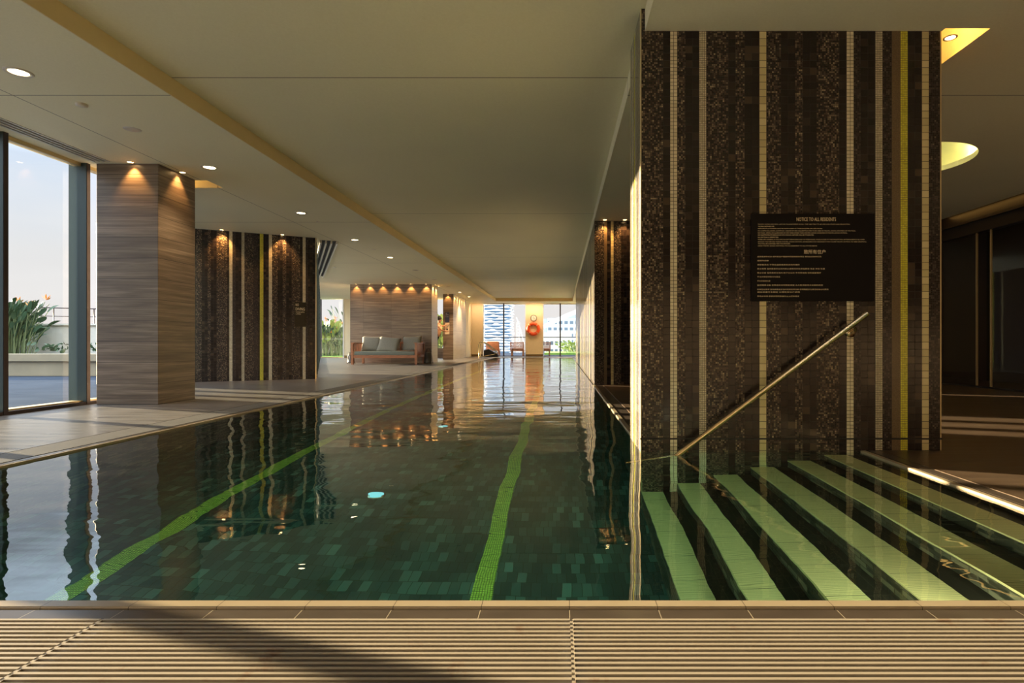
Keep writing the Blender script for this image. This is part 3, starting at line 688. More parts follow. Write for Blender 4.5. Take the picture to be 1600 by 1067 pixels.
# ---- notice board on the big pillar
KB = 3.735/F; bx = lambda p_: (p_-VX)*KB; bz = lambda p_: CZ+(VY-p_)*KB
nb = empty('notice_board', (0, 0, 0)); tag(nb, 'large black residents notice board with gold text on the mosaic pillar', 'notice board')
bm = B(); box(bm, bx(1174), bx(1366.5), 3.735, 3.749, bz(470.5), bz(333.5)); link('panel', bm, m_board, nb, bevel=.002)
text('NOTICE TO ALL RESIDENTS', bx(1244.5), bx(1306), bz(342.6), 5.6*KB, 3.7335, nb, m_letter, 'title')
EN = [(1184, 1328, 350.6, 'THE SPA, SAUNA AND POOL ARE FOR THE ENJOYMENT OF ALL. THEY ARE ONLY TO BE USED FOR FITNESS AND RELAXATION.'),
 (1184.7, 1210, 353.8, 'SAUNA RATHER USE.'), (1184, 1285, 357.2, 'APPROPRIATE SWIMWEAR MUST BE WORN WHEN AT THESE FACILITIES, SPA AND SAUNA.'),
 (1184, 1337, 360.8, 'NO CHEMICALS, SOAPS, SHAMPOOS, CREAMS OF ANY DESCRIPTION ARE TO BE USED IN THE SPA, SAUNA, SHOWERS OR THE POOL.'),
 (1184, 1324, 364.1, 'NO FOOD, DRINK OR GLASSWARE OF ANY KIND OTHER THAN WATER CAN BE CONSUMED IN THE SPA, SAUNA OR POOL.'),
 (1184, 1271.8, 367.2, 'NO INAPPROPRIATE BEHAVIOUR OF A SEXUAL NATURE WILL BE TOLERATED.'), (1184, 1216.5, 370.8, 'NO SPITTING IS PERMITTED.'),
 (1184, 1351.4, 374.4, 'THERE ARE CAMERAS. IF YOU ARE CAUGHT BREACHING ANY OF THESE RULES, YOUR ACCESS TO THE FACILITY WILL BE PERMANENTLY BLOCKED.'),
 (1184, 1353.8, 377.9, 'SHOULD YOU USE ANY ITEM IN THE SPA, SAUNA OR POOL OR REQUIRE A KEY RELEASED IT MAY CAUSE THE SPA OR POOL TO NEED DRAINING,'),
 (1184, 1234.8, 380.8, 'YOU WILL BE CHARGED FOR THIS PROCESS.'), (1184, 1276.8, 384.3, 'USING THE SPA, SAUNA AND POOL, YOU IS AGREEMENT TO ALL OF THE ABOVE.')]
for a, b, yy, s_ in EN: text(s_, bx(a), bx(b), bz(yy), 1.75*KB, 3.7335, nb, m_letter, 'text_line')
text('致所有住户', bx(1256), bx(1289.5), bz(393.4), 6.6*KB, 3.7335, nb, m_letter, 'title')
CN = [(1283, 401, '温泉桑拿和泳池 供所有住户健身休闲使用保持清洁 请勿在此喧哗打闹'), (1200.9, 407.2, '请保持安静'), (1249.4, 413.6, '请穿着泳衣 不得在温泉桑拿和泳池内裸体'),
 (1288.5, 419.9, '禁止使用 温泉桑拿和泳池内禁止使用任何化学品肥皂 洗发 沐浴 乳霜'), (1282.7, 426.3, '禁止饮食 温泉桑拿泳池内 除了水以外 不可带食物 饮料或玻璃杯'), (1218.9, 432.5, '不允许有任何性行为发生'),
 (1203.5, 439, '不允许随地吐痰'), (1285.4, 445.5, '监控摄像设备 如果违反任何规定将被 永久取消使用本设施的权利'), (1294, 452.1, '如果您在使用 温泉桑拿或泳池时造成任何污染 您将需要支付清洁和排水的费用'),
 (1249.4, 456.4, '请自觉遵守本规定 以便所有住户使用'), (1248.6, 462.8, '使用本设施 即表示您同意遵守以上所有规定')]
for b, yy, s_ in CN: text(s_, bx(1183), bx(b), bz(yy), 2.3*KB, 3.7335, nb, m_letter, 'text_line')
# ---- small sign on the slanted wall
sg = empty('diving_sign', (0, 0, 0)); us = (conv2(478)+conv2(460))/2; c_ = A_+D*us-Nn*.012
sg.location = (c_.x, c_.y, 1.24); sg.rotation_euler = (0, 0, math.atan2(-D.y, -D.x)); ws = abs(conv2(478)-conv2(460))
bm = B(); box(bm, -ws/2, ws/2, 0, .01, -.235, .235); link('panel', bm, plain('bronze_sign', (.03, .024, .015), .25, .3), sg)
text('NO', -ws*.40, -ws*.12, .185, .05, -.002, sg, m_letter); text('DIVING', -ws*.40, ws*.40, .105, .055, -.002, sg, m_letter)
text('WATER DEPTH', -ws*.40, ws*.36, .045, .022, -.002, sg, m_letter); text('1.2 METRES', -ws*.40, ws*.05, .01, .022, -.002, sg, m_letter)
tag(sg, 'small bronze no diving sign on the slanted left mosaic wall', 'sign')
# ---- navy sign and phone panel
KP = 23.98/F; sg = empty('depth_sign', (-4.75, 23.985, 1.77)); bm = B(); box(bm, -.09, .09, 0, .014, -.21, .21); link('panel', bm, m_navy, sg)
text('NO', -.06, .0, .15, .04, -.002, sg, m_lw); text('DIVING', -.06, .06, .09, .035, -.002, sg, m_lw); text('1.2 m', -.06, .05, .02, .05, -.002, sg, m_lw)
tag(sg, 'navy sign with white lettering above the beige wall panel', 'sign')
pp = empty('wall_panel', (-4.75, 23.985, 1.29)); bm = B(); box(bm, -.09, .09, 0, .014, -.24, .24); link('plate', bm, m_panel, pp, bevel=.003); bm = B(); box(bm, -.035, .035, -.02, 0, -.06, .0); link('button_box', bm, m_lant, pp)
bm = B(); box(bm, -.05, .05, -.006, 0, .08, .16); link('screen', bm, m_rim, pp)
tag(pp, 'beige wall panel being touched by the person, below the navy sign', 'wall panel')

# ---- stair handrail
hr = empty('handrail', (0, 0, 0)); tag(hr, 'slanting brass toned handrail from the mosaic pillar down into the pool', 'handrail')
yr = 3.66; pts = [(1.945, yr, .885), (.73, yr, -.02), (.42, yr, -.25)]
bm = B(); tube(bm, pts, .0165, 14); link('rail', bm, m_steel, hr)
bm = B(); tube(bm, [(1.87, yr, .80), (1.87, yr, .775), (1.875, yr+.03, .765), (1.88, 3.745, .765)], .008, 8); lathe(bm, [(.001, 3.735), (.03, 3.736), (.03, 3.746)], (1.88, 0, .765), 16, 'y'); link('bracket', bm, m_steel, hr)
bm = B(); tube(bm, [(.80, yr, .01), (.80, yr+.03, -.02), (.80, 3.745, -.02)], .008, 8); link('bracket', bm, m_steel, hr)
# ---- far ladder rail
lr = empty('pool_entry_rail', (0, 0, 0)); Yl = 26.2; ql = lambda p_, z_: ((p_-VX)/F*Yl, Yl, z_)
for j, dy in enumerate((0, .6)):
    def Q(p_, z_): a = ql(p_, z_); return (a[0], a[1]+dy, a[2])
    P_ = [Q(748, 0), Q(748, .62), Q(749, .71), Q(751.5, .745), Q(754.5, .73), Q(758, .68), Q(774, .31), Q(775.5, .25), Q(774.5, .20), Q(772, .17), Q(750, .05)]
    bm = B(); tube(bm, P_, .022, 10); link('rail', bm, m_chrome, lr)
tag(lr, 'looped steel entry rails at the far left corner of the pool', 'handrail')

# ---- life ring and clock on the far pier
lo_ = empty('life_ring', ((833.5-VX)/F*YF, YF-.13, 1.41)); bm = B(); NR, NT_ = 40, 12
vsr = [[bm.verts.new(((.265+.085*math.cos(2*PI*j/NT_))*math.cos(2*PI*i/NR), .075*math.sin(2*PI*j/NT_), (.265+.085*math.cos(2*PI*j/NT_))*math.sin(2*PI*i/NR))) for j in range(NT_)] for i in range(NR)]
for i in range(NR):
    for j in range(NT_): bm.faces.new((vsr[i][j], vsr[(i+1) % NR][j], vsr[(i+1) % NR][(j+1) % NT_], vsr[i][(j+1) % NT_]))
link('ring', bm, m_ring, lo_, smooth=True)
for k in range(4):
    a = PI/4+PI/2*k; bm = B(); P_ = [((.265+.093*math.cos(f_))*math.cos(a), .083*math.sin(f_), (.265+.093*math.cos(f_))*math.sin(a)) for f_ in [2*PI*i/10 for i in range(11)]]; tube(bm, P_, .016, 6, False); link('band', bm, m_rope, lo_)
bm = B(); tube(bm, [(-.02, .06, .34), (0, .072, .37), (.02, .06, .34)], .008, 6); link('hook', bm, m_chrome, lo_)
tag(lo_, 'orange red life ring hanging on the far cream pier', 'life ring')
ck = empty('wall_clock', ((834-VX)/F*YF, YF-.052, 1.97)); bm = B(); lathe(bm, [(.135, -.03), (.15, -.05), (.17, -.03), (.17, 0)], n=32, axis='y'); link('rim', bm, m_clockr, ck)
bm = B(); lathe(bm, [(.137, -.025), (.001, -.025)], n=32, axis='y'); link('face', bm, m_clockf, ck)
bm = B(); obox(bm, (0, -.03, .045), (.014, .004, .09)); obox(bm, (.025, -.03, -.02), (.014, .004, .06), Matrix.Rotation(.9, 3, 'Y')); link('hands', bm, m_lant, ck)
tag(ck, 'round wall clock with dark rim above the life ring', 'clock')

# ---- sofa
SX, SY = -5.685, 19.0
sf = empty('wooden_sofa', (SX, SY, 0)); tag(sf, 'teak slatted sofa with grey seat cushion in front of the stone wall', 'sofa')
HW, HD = 1.055, .5
for sxg in (-1, 1):
    for syg in (-1, 1):
        bm = B(); box(bm, sxg*HW-.035*(1 if sxg > 0 else 0)*2, sxg*HW+.035*(1 if sxg < 0 else 0)*2, syg*HD-.03, syg*HD+.03, 0, .68); link('leg', bm, m_wood, sf, bevel=.004)
    bm = B(); box(bm, sxg*HW-(.1 if sxg > 0 else .02), sxg*HW+(.02 if sxg > 0 else .1), -HD-.04, HD+.04, .68, .705); link('armrest', bm, m_wood, sf, bevel=.004)
    for k in range(8):
        yy = -HD+.09+k*.115; bm = B(); box(bm, sxg*(HW-.035)-.01, sxg*(HW-.035)+.01, yy, yy+.05, .30, .68); link('arm_slat', bm, m_wood, sf)
    bm = B(); box(bm, sxg*(HW-.035)-.02, sxg*(HW-.035)+.02, -HD, HD, .22, .30); link('side_rail', bm, m_wood, sf)
bm = B(); box(bm, -HW+.05, HW-.05, -HD-.02, -HD+.02, .21, .30); link('front_rail', bm, m_wood, sf, bevel=.003)
bm = B(); box(bm, -HW+.05, HW-.05, HD-.02, HD+.02, .21, .30); link('back_rail', bm, m_wood, sf)
bm = B(); box(bm, -HW+.05, HW-.05, HD-.01, HD+.03, .66, .74); link('back_rail', bm, m_wood, sf)
for k in range(20):
    xx = -HW+.12+k*.097; bm = B(); box(bm, xx, xx+.04, HD-.01, HD+.015, .30, .66); link('back_slat', bm, m_wood, sf)
bm = B(); box(bm, -HW+.07, HW-.07, -HD+.02, HD-.02, .26, .29); link('seat_board', bm, m_wood, sf)
def cushion(bm, w, d, h, n=14, puff=1.0):
    """pillow: superellipse outline with pinched corners"""
    top = []; bot = []
    for i in range(n+1):
        rt = []; rb = []
        for j in range(n+1):
            u = i/n*2-1; v = j/n*2-1
            e_ = (1-abs(u)**3.2)*(1-abs(v)**3.2); t_ = max(0, e_)**.42
            pin = 1-.07*(1-u*u)*abs(v)**2; pinv = 1-.07*(1-v*v)*abs(u)**2
            x = u*w/2*(1-.06*(1-v*v)*0)*pinv; z = v*h/2*pin
            rt.append(bm.verts.new((x, -d/2*t_, z))); rb.append(bm.verts.new((x, d/2*t_, z)) if 0 < i < n and 0 < j < n else rt[-1])
        top.append(rt); bot.append(rb)
    for i in range(n):
        for j in range(n):
            f = bm.faces.new((top[i][j], top[i+1][j], top[i+1][j+1], top[i][j+1])); f.smooth = True
            if not (i == 0 and j == 0 and False):
                q4 = (bot[i][j], bot[i][j+1], bot[i+1][j+1], bot[i+1][j])
                try: f = bm.faces.new(q4); f.smooth = True
                except ValueError: pass
bm = B(); box(bm, -HW+.08, HW-.08, -HD+.0, HD-.03, .29, .42); link('seat_cushion', bm, m_cush2, sf, bevel=.035)
def pillow(x, y, z, w, h, rx, rz, ry, label):
    bm = B(); cushion(bm, w, .22, h); o = link('pillow', bm, m_cush); o.location = (x, y, z); o.rotation_euler = (rx, ry, rz); return tag(o, label, 'pillow', 'back pillows on the sofa')
pillow(SX-.66, SY+.26, .655, .66, .54, -.28, .05, .03, 'grey blue back pillow at the left end of the teak sofa')
pillow(SX-.02, SY+.06, .63, .74, .56, -.42, -.06, .10, 'grey blue back pillow in the middle of the sofa, leaning forward')
pillow(SX+.70, SY+.26, .66, .66, .55, -.28, -.08, -.04, 'grey blue back pillow at the right end of the teak sofa')
bm = B()
for k in range(3): obox(bm, (SX+.45+.14*k, SY-.25+.03*k, .432+.006*k), (.22, .20, .016), Matrix.Rotation(.3*k, 3, 'Z'))
tag(link('folded_cloth', bm, m_towel, bevel=.004), 'small folded patterned cloth lying on the right of the sofa seat', 'cloth')
# lanterns
def lantern(x, y, s, label):
    t_ = empty('lantern', (x, y, 0))
    for k in range(4):
        a = PI/4+PI/2*k; bm = B(); tube(bm, [(.15*s*math.cos(a)*1.25, .15*s*math.sin(a)*1.25, 0), (.10*s*math.cos(a)*1.1, .10*s*math.sin(a)*1.1, .46*s), (.06*s*math.cos(a), .06*s*math.sin(a), .50*s)], .010, 6); link('post', bm, m_lant, t_)
    bm = B(); lathe(bm, [(.001, .02), (.17*s, .02), (.17*s, .05), (.001, .05)], n=20); link('base', bm, m_lant, t_)
    bm = B(); lathe(bm, [(.15*s, .05), (.115*s, .40*s), (.001, .41*s)], n=20); link('glass_shade', bm, m_candle, t_)
    bm = B(); tube(bm, [(-.06*s, 0, .49*s), (-.04*s, 0, .54*s), (.04*s, 0, .54*s), (.06*s, 0, .49*s)], .008, 6); link('handle', bm, m_lant, t_)
    return tag(t_, label, 'lantern')
lantern(-4.44, 19.25, .95, 'tapered black lantern on the floor right of the sofa')
lantern(-7.05, 19.3, .72, 'small black lantern on the floor left of the sofa')

# ================================================================== outside
m_conc = plain('planter_concrete', (.31, .265, .18), .7, 0, .12, 3); m_wwall = plain('white_terrace_wall', (.66, .66, .60), .7)
bm = B(); box(bm, -40, -5.0, -8, 42, -.2, -.125); box(bm, -40, -5.56, -8, 12.4, -.125, -.02); box(bm, -40, -8.0, 12.4, 42, -.125, -.02); box(bm, -8.0, -5.02, 27, 42, -.125, -.02); box(bm, -5.02, 9, 30.0, 42, -.2, -.02); link('floor_terrace', bm, m_terrace, kind='structure')
bm = B(); box(bm, -30, -8.2, 12.4, 12.75, 0-.02, .30); box(bm, -30, -8.2, 12.33, 12.8, .30, .46); pl = link('planter_wall', bm, m_conc, bevel=.01); tag(pl, 'low beige concrete planter wall on the left terrace', 'planter')
bm = B(); box(bm, -30, -8.2, 12.81, 14.14, -.02, .40); tag(link('planter_soil', bm, plain('soil', (.06, .045, .03), .9), kind='stuff'), 'dark soil filling the planter on the left terrace', 'soil')
bm = B(); box(bm, -30, -8.6, 14.2, 14.4, -.02, 1.13); box(bm, -30, -8.6, 14.15, 14.45, 1.13, 1.17); tag(link('terrace_wall', bm, m_wwall), 'pale low terrace wall behind the planter', 'wall')
rl = empty('terrace_railing', (0, 14.3, 0)); tag(rl, 'thin dark railing on top of the terrace wall', 'railing')
bm = B(); tube(bm, [(-14, 0, 1.60), (-8.6, 0, 1.47)], .014, 6); link('top_rail', bm, m_findark, rl)
bm = B(); tube(bm, [(-14, 0, 1.38), (-8.6, 0, 1.30)], .009, 6); link('mid_rail', bm, m_findark, rl)
for k in range(6): bm = B(); xx = -13.6+1.0*k; tube(bm, [(xx, 0, 1.17), (xx, 0, 1.60-(xx+14)*.024)], .012, 6); link('post', bm, m_findark, rl)
# strelitzia
def leafmat(name, a, b):
    t = NT(name); n = t.noise(t.obj(), 4, 3); t.set(col=t.mix(n, (*a, 1), (*b, 1)), rough=.45)
    t.b.inputs['Subsurface Weight'].default_value = 0; return t.m
m_leaf = leafmat('strelitzia_leaf', (.018, .05, .025), (.07, .13, .06)); m_leaf2 = leafmat('leaf_painted_sunlit', (.10, .20, .03), (.35, .38, .10)); m_flow = plain('orange_flower', (.85, .28, .04), .5, 0, .2)  # second leaf mix is a lit copy, sunlight put into its greens
m_stalk = plain('leaf_stalk', (.20, .26, .12), .6)
def plant(name, loc, h, spread, nleaf, nflow, label, seed, mat=m_leaf, lw=.09, group=None, stalks=True):
    r = random.Random(seed); t_ = empty(name, loc); bm = B(); bf = B(); bs = B()
    for k in range(nleaf):
        a = r.uniform(0, 2*PI); rad = r.uniform(0, spread*.5); base = Vector((math.cos(a)*rad*1.0, math.sin(a)*rad*.6, 0))
        H = h*r.uniform(.45, 1.0); lean = Vector((math.cos(a+r.uniform(-.6, .6)), math.sin(a)*.7, 0))*spread*.5*r.uniform(.2, .9)
        tip = base+lean+Vector((0, 0, H)); L = r.uniform(.32, .6)*h*.55; d = (lean*1.2+Vector((0, 0, H*.8))).normalized(); s0 = tip-d*L
        if stalks: tube(bs, [base, (base+s0)/2-lean*.1, s0], .009, 4, False)
        side = d.cross(Vector((r.uniform(-1, 1), r.uniform(-1, 1), .2))).normalized(); nrm = side.cross(d)
        W = lw*r.uniform(.7, 1.3); prev = None
        for i in range(6):
            u = i/5; c_ = s0+d*L*u - Vector((0, 0, 1))*(u**2)*L*.35+nrm*.0; w = W*math.sin(PI*min(1, .12+u*.88))**.8
            A1 = bm.verts.new(c_-side*w+nrm*w*.25); C1 = bm.verts.new(c_); B1 = bm.verts.new(c_+side*w+nrm*w*.25)
            if prev: bm.faces.new((prev[0], prev[1], C1, A1)); bm.faces.new((prev[1], prev[2], B1, C1))
            prev = (A1, C1, B1)
    for k in range(nflow):
        a = r.uniform(0, 2*PI); c_ = Vector((math.cos(a)*spread*r.uniform(.2, .75), math.sin(a)*spread*.3, h*r.uniform(.65, .95)))
        if stalks: tube(bs, [Vector((c_.x*.4, c_.y*.4, 0)), c_*.97], .008, 4, False)
        for j in range(5):
            an = -.5+j*.45; d = Vector((math.cos(an+1.0)*(1 if k % 2 else -1), r.uniform(-.3, .3), math.sin(an+.9))).normalized(); sd_ = Vector((0, 1, 0)) if j % 2 else Vector((.5, .5, -.5)); L = .16
            v = [bf.verts.new(c_), bf.verts.new(c_+d*L*.5+sd_*.022), bf.verts.new(c_+d*L), bf.verts.new(c_+d*L*.5-sd_*.022)]; bf.faces.new(v)
    link('leaves', bm, mat, t_, smooth=True)
    if stalks: link('stalks', bs, m_stalk, t_)
    else: bs.free()
    if nflow: link('flowers', bf, m_flow, t_)
    else: bf.free()
    return tag(t_, label, 'plant', group)
plant('bird_of_paradise', (-13.0, 13.4, .40), 1.45, 1.4, 340, 9, 'dark green bird of paradise clump with orange flowers outside the left window', 3, lw=.05)
plant('low_shrub', (-11.1, 13.1, .40), .32, 1.2, 90, 0, 'low green shrub in the planter right of the tall flowering clump', 4, m_leaf, .05, None, False)
for k, (xx, hh, lab) in enumerate(((-12.95, 1.9, 'left flowering clump seen through the narrow window beside the sofa'), (-12.1, 2.1, 'middle flowering clump, leaves coloured as sunlit, seen through the narrow window beside the sofa'), (-11.3, 1.8, 'right flowering clump seen through the narrow window beside the sofa'))):
    plant('bird_of_paradise', (xx-.2, 30.0, 0), hh, 1.7, 170, 8, lab, 20+k, m_leaf2 if k == 1 else m_leaf, .085)
plant('palm', (-11.5, 31.4, 1.0), 1.9, 1.9, 60, 0, 'spiky palm top above the hedge at the right of the narrow window', 33, m_leaf, .04)
bm = B(); box(bm, -16, -9, 28.4, 34, -.02, .03); tag(link('lawn', bm, plain('grass', (.12, .28, .03), .9, 0, .3, 30), kind='stuff'), 'strip of bright lawn outside the narrow window beside the sofa', 'lawn')
bm = B(); box(bm, -1, 9, 34, 40, -.02, .10); tag(link('lawn', bm, plain('grass2', (.16, .32, .05), .9, 0, .3, 20), kind='stuff'), 'bright lawn on the far terrace behind the right windows', 'lawn')
plant('green_bush', (1.0, 35.5, .0), .9, 1.8, 150, 0, 'green bush on the far terrace at the right edge of the far windows', 41, m_leaf2, .06, None, True)
plant('green_tree', (-6.9, 32, .0), 2.6, 1.4, 200, 0, 'green leafy tree outside the gap behind the person', 43, m_leaf2, .12, None, True)
# balustrade
bl = empty('glass_balustrade', (0, 41.5, 0)); tag(bl, 'glass balustrade with thin rail at the end of the far terrace', 'balustrade')
bm = B(); tube(bm, [(-12, 0, 1.10), (8, 0, 1.10)], .035, 6); link('top_rail', bm, m_findark, bl)
for k in range(14):
    bm = B(); xx = -12+1.45*k; vs = [bm.verts.new(v) for v in ((xx, 0, .02), (xx+1.4, 0, .02), (xx+1.4, 0, 1.08), (xx, 0, 1.08))]; bm.faces.new(vs); link('glass_panel', bm, m_glass, bl)
# loungers
def lounger(x, y, rz, mat, label, nm='lounge_chair'):
    t_ = empty(nm, (x, y, 0), rz)
    for a in (-.33, .27):
        for b in (-.3, .35): bm = B(); box(bm, a, a+.06, b, b+.06, 0, .30); link('leg', bm, m_wood, t_)
    bm = B(); box(bm, -.36, .36, -.33, .45, .26, .31); link('seat_frame', bm, m_wood, t_)
    bm = B(); box(bm, -.31, .31, -.28, .40, .31, .40); link('seat_cushion', bm, mat, t_, bevel=.02)
    for k in range(6):
        bm = B(); obox(bm, (0, .43+.02*k, .36+.07*k), (.66, .02, .045)); link('back_slat', bm, m_wood, t_)
    bm = B(); obox(bm, (-.34, .48, .50), (.05, .05, .50)); link('back_post', bm, m_wood, t_); bm = B(); obox(bm, (.34, .48, .50), (.05, .05, .50)); link('back_post', bm, m_wood, t_)
    return tag(t_, label, 'chair')
m_or = plain('orange_cushion', (.80, .30, .14), .8); m_bk = plain('black_cushion', (.03, .035, .045), .8); m_br = plain('brown_cushion', (.22, .12, .09), .8)
lounger((809.5-VX)/F*31.2, 31.0, PI, m_br, 'brown slatted chair outside the far glass, left of the pier')
lounger((850-VX)/F*31.2, 31.0, PI, m_br, 'brown slatted chair outside the far glass, partly hidden right of the pier')
ch = lounger((772-VX)/F*31.8, 31.6, PI, m_or, 'orange cushioned chair outside behind the far pool rail')
bm = B(); box(bm, -.3, .3, .36, .42, .36, .78); link('back_cushion', bm, m_or, ch, bevel=.02)
bm = B(); bmv = [(0, 0, 0), (.70, 0, 0), (.70, 0, .12), (.25, 0, .38), (0, 0, .34)]
a_ = [bm.verts.new((x, -.3, z)) for x, _, z in bmv]; b_ = [bm.verts.new((x, .3, z)) for x, _, z in bmv]; bm.faces.new(a_); bm.faces.new(list(reversed(b_)))
for i in range(5): bm.faces.new((a_[i], b_[i], b_[(i+1) % 5], a_[(i+1) % 5]))
o = link('covered_lounger', bm, m_bk, bevel=.02); o.location = ((757-VX)/F*28.6, 28.6, .0); tag(o, 'low black covered lounger behind the far pool rail', 'lounger')
# ---- skyline
m_twg = plain('tower_blue_glass', (.10, .20, .33), .2, 0, .25, .3); m_tws = plain('tower_white_slab', (.86, .88, .90), .6, 0, .02)
def wavy_tower(cx_, cy_, w, d, z0, z1, fl, label, seed):
    t_ = empty('apartment_tower', (cx_, cy_, z0)); bm = B(); box(bm, -w*.43, w*.43, -d*.43, d*.43, 0, z1-z0); link('glass_core', bm, m_twg, t_)
    nfl = int((z1-z0)/fl); r = random.Random(seed)
    for k in range(nfl):
        zz = k*fl; ph = k*1.9+r.uniform(-.5, .5); n = 40; bot = []; top = []; bm = B()
        for i in range(n):
            a = 2*PI*i/n; c, s = math.cos(a), math.sin(a); m = (abs(c)**6+abs(s)**6)**(-1/6)
            wob = 1+.055*math.sin(5*a+ph)+.03*math.sin(9*a-ph)
            x, y = c*m*w/2*wob, s*m*d/2*wob; hh = .7+1.7*max(0, math.sin(6*a+ph*1.3))
            bot.append(bm.verts.new((x, y, zz))); top.append(bm.verts.new((x, y, zz+hh)))
        bm.faces.new(list(reversed(bot))); bm.faces.new(top)
        for i in range(n): bm.faces.new((bot[i], bot[(i+1) % n], top[(i+1) % n], top[i]))
        link('balcony_slab', bm, m_tws, t_)
    return tag(t_, label, 'building')
wavy_tower(-71, 650, 32.0, 30, -60, 62, 3.2, 'tall white and blue wavy balconied tower behind the far left window', 1)
def block(name, x0, x1, y0, y1, z0, z1, mat, wmat, fl, nb_, label):
    t_ = empty(name, ((x0+x1)/2, (y0+y1)/2, z0)); w = x1-x0; d = y1-y0; bm = B(); box(bm, -w/2, w/2, -d/2, d/2, 0, z1-z0); link('walls', bm, mat, t_)
    nf = int((z1-z0)/fl)
    for k in range(nf):
        bm = B()
        for j in range(nb_):
            a = -w/2+w*(j+.2)/nb_; box(bm, a, a+w/nb_*.6, -d/2-.1, -d/2+.1, k*fl+fl*.3, k*fl+fl*.75)
        link('window_band', bm, wmat, t_)
    return tag(t_, label, 'building')
m_gb = plain('pale_grey_facade', (.42, .46, .52), .7, 0, .05, .05); m_gw = plain('office_glass', (.12, .18, .25), .2); m_wb = plain('white_facade', (.78, .79, .76), .7)
block('apartment_block', -7.4, 9.6, 300, 315, -40, 13.6, m_gb, m_gw, 3.3, 6, 'pale grey apartment block behind the glass right of the life ring pier')
block('office_block', 8, 26, 260, 280, -40, 8.5, m_wb, m_gw, 3.4, 7, 'white office block behind the rightmost far window')
block('low_office_block', -9.5, 4, 220, 235, -40, 4.6, m_wb, m_gw, 3.0, 8, 'lower white block in front of the grey apartment block')
block('distant_block', -110, -60, 300, 330, -60, -1.8, m_gb, m_gw, 3.4, 12, 'distant pale block low behind the terrace wall')
# curved stadium-like roof
bm = B(); n = 24; A1 = []; B1 = []; C1 = []; D1 = []
for i in range(n+1):
    u = i/n; x = -11+26*u; z = 5.0+9.0*math.sin(PI*.5*u)**1.2
    A1.append(bm.verts.new((x, 200, z))); B1.append(bm.verts.new((x, 230, z+1))); C1.append(bm.verts.new((x, 200, z-1.4))); D1.append(bm.verts.new((x, 230, z-.4)))
for i in range(n):
    bm.faces.new((A1[i], A1[i+1], B1[i+1], B1[i])); bm.faces.new((C1[i], C1[i+1], A1[i+1], A1[i])); bm.faces.new((C1[i], D1[i], D1[i+1], C1[i+1]))
tag(link('curved_roof', bm, m_wb), 'sweeping pale curved roof rising to the right behind the far windows', 'roof')
# wheel / crane silhouette
cr = empty('tower_crane', (-22.4, 300, -30)); m_cr = plain('crane_grey', (.55, .57, .60), .6)
bm = B()
for k in range(26):
    tube(bm, [(-.8, 0, k*1.6), (.8, 0, (k+1)*1.6)], .09, 4); tube(bm, [(.8, 0, k*1.6), (-.8, 0, (k+1)*1.6)], .09, 4)
tube(bm, [(-.8, 0, 0), (-.8, 0, 41.6)], .12, 4); tube(bm, [(.8, 0, 0), (.8, 0, 41.6)], .12, 4); link('mast', bm, m_cr, cr)
bm = B(); tube(bm, [(0, 0, 41.6), (3.2, 0, 30)], .22, 4); tube(bm, [(0, 0, 41.6), (-1, 0, 44)], .22, 4); link('jib', bm, m_cr, cr)
tag(cr, 'thin grey crane mast between the wavy tower and the pier', 'crane')
# hills
bm = B(); n = 60; lo1 = []; hi1 = []; hb = []
for i in range(n+1):
    x = -400+1400*i/n; z = 72+14*math.sin(i*.21+1.2)+6*math.sin(i*.7); z = z if x > -60 else -20
    lo1.append(bm.verts.new((x, 1100, -150))); hi1.append(bm.verts.new((x, 1250, z))); hb.append(bm.verts.new((x, 1500, -150)))
for i in range(n): bm.faces.new((lo1[i], lo1[i+1], hi1[i+1], hi1[i])); bm.faces.new((hi1[i], hi1[i+1], hb[i+1], hb[i]))
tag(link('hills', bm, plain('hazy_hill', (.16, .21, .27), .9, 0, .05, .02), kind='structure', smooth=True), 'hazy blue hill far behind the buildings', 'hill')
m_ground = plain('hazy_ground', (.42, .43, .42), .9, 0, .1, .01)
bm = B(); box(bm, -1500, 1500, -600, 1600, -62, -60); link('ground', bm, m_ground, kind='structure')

# ================================================================== person at the wall panel
def skin(name, verts, edges, radii, mat, parent, root=0, sub=2):
    me = bpy.data.meshes.new(name); me.from_pydata(verts, edges, []); me.update(); o = bpy.data.objects.new(name, me); COL.objects.link(o); me.materials.append(mat)
    sm = o.modifiers.new('skin', 'SKIN'); sm.use_smooth_shade = True
    if not me.skin_vertices:
        bm2 = bmesh.new(); bm2.from_mesh(me); bm2.verts.layers.skin.verify(); bm2.to_mesh(me); bm2.free()
    for i, sv in enumerate(me.skin_vertices[0].data):
        r_ = radii[i]; sv.radius = r_ if isinstance(r_, tuple) else (r_, r_); sv.use_root = (i == root)
    ss = o.modifiers.new('sub', 'SUBSURF'); ss.levels = sub; ss.render_levels = sub
    o.parent = parent; return o
m_skin = plain('tan_skin', (.42, .20, .11), .5, 0, .04); m_shirt = plain('pale_orange_shirt', (.88, .48, .30), .8); m_short = plain('dark_shorts', (.03, .028, .03), .8); m_hair = plain('dark_hair', (.015, .012, .012), .6)
pe = empty('person', (-5.02, 23.38, 0), 0); tag(pe, 'person in a pale orange shirt and dark shorts reaching toward the wall panel', 'person')
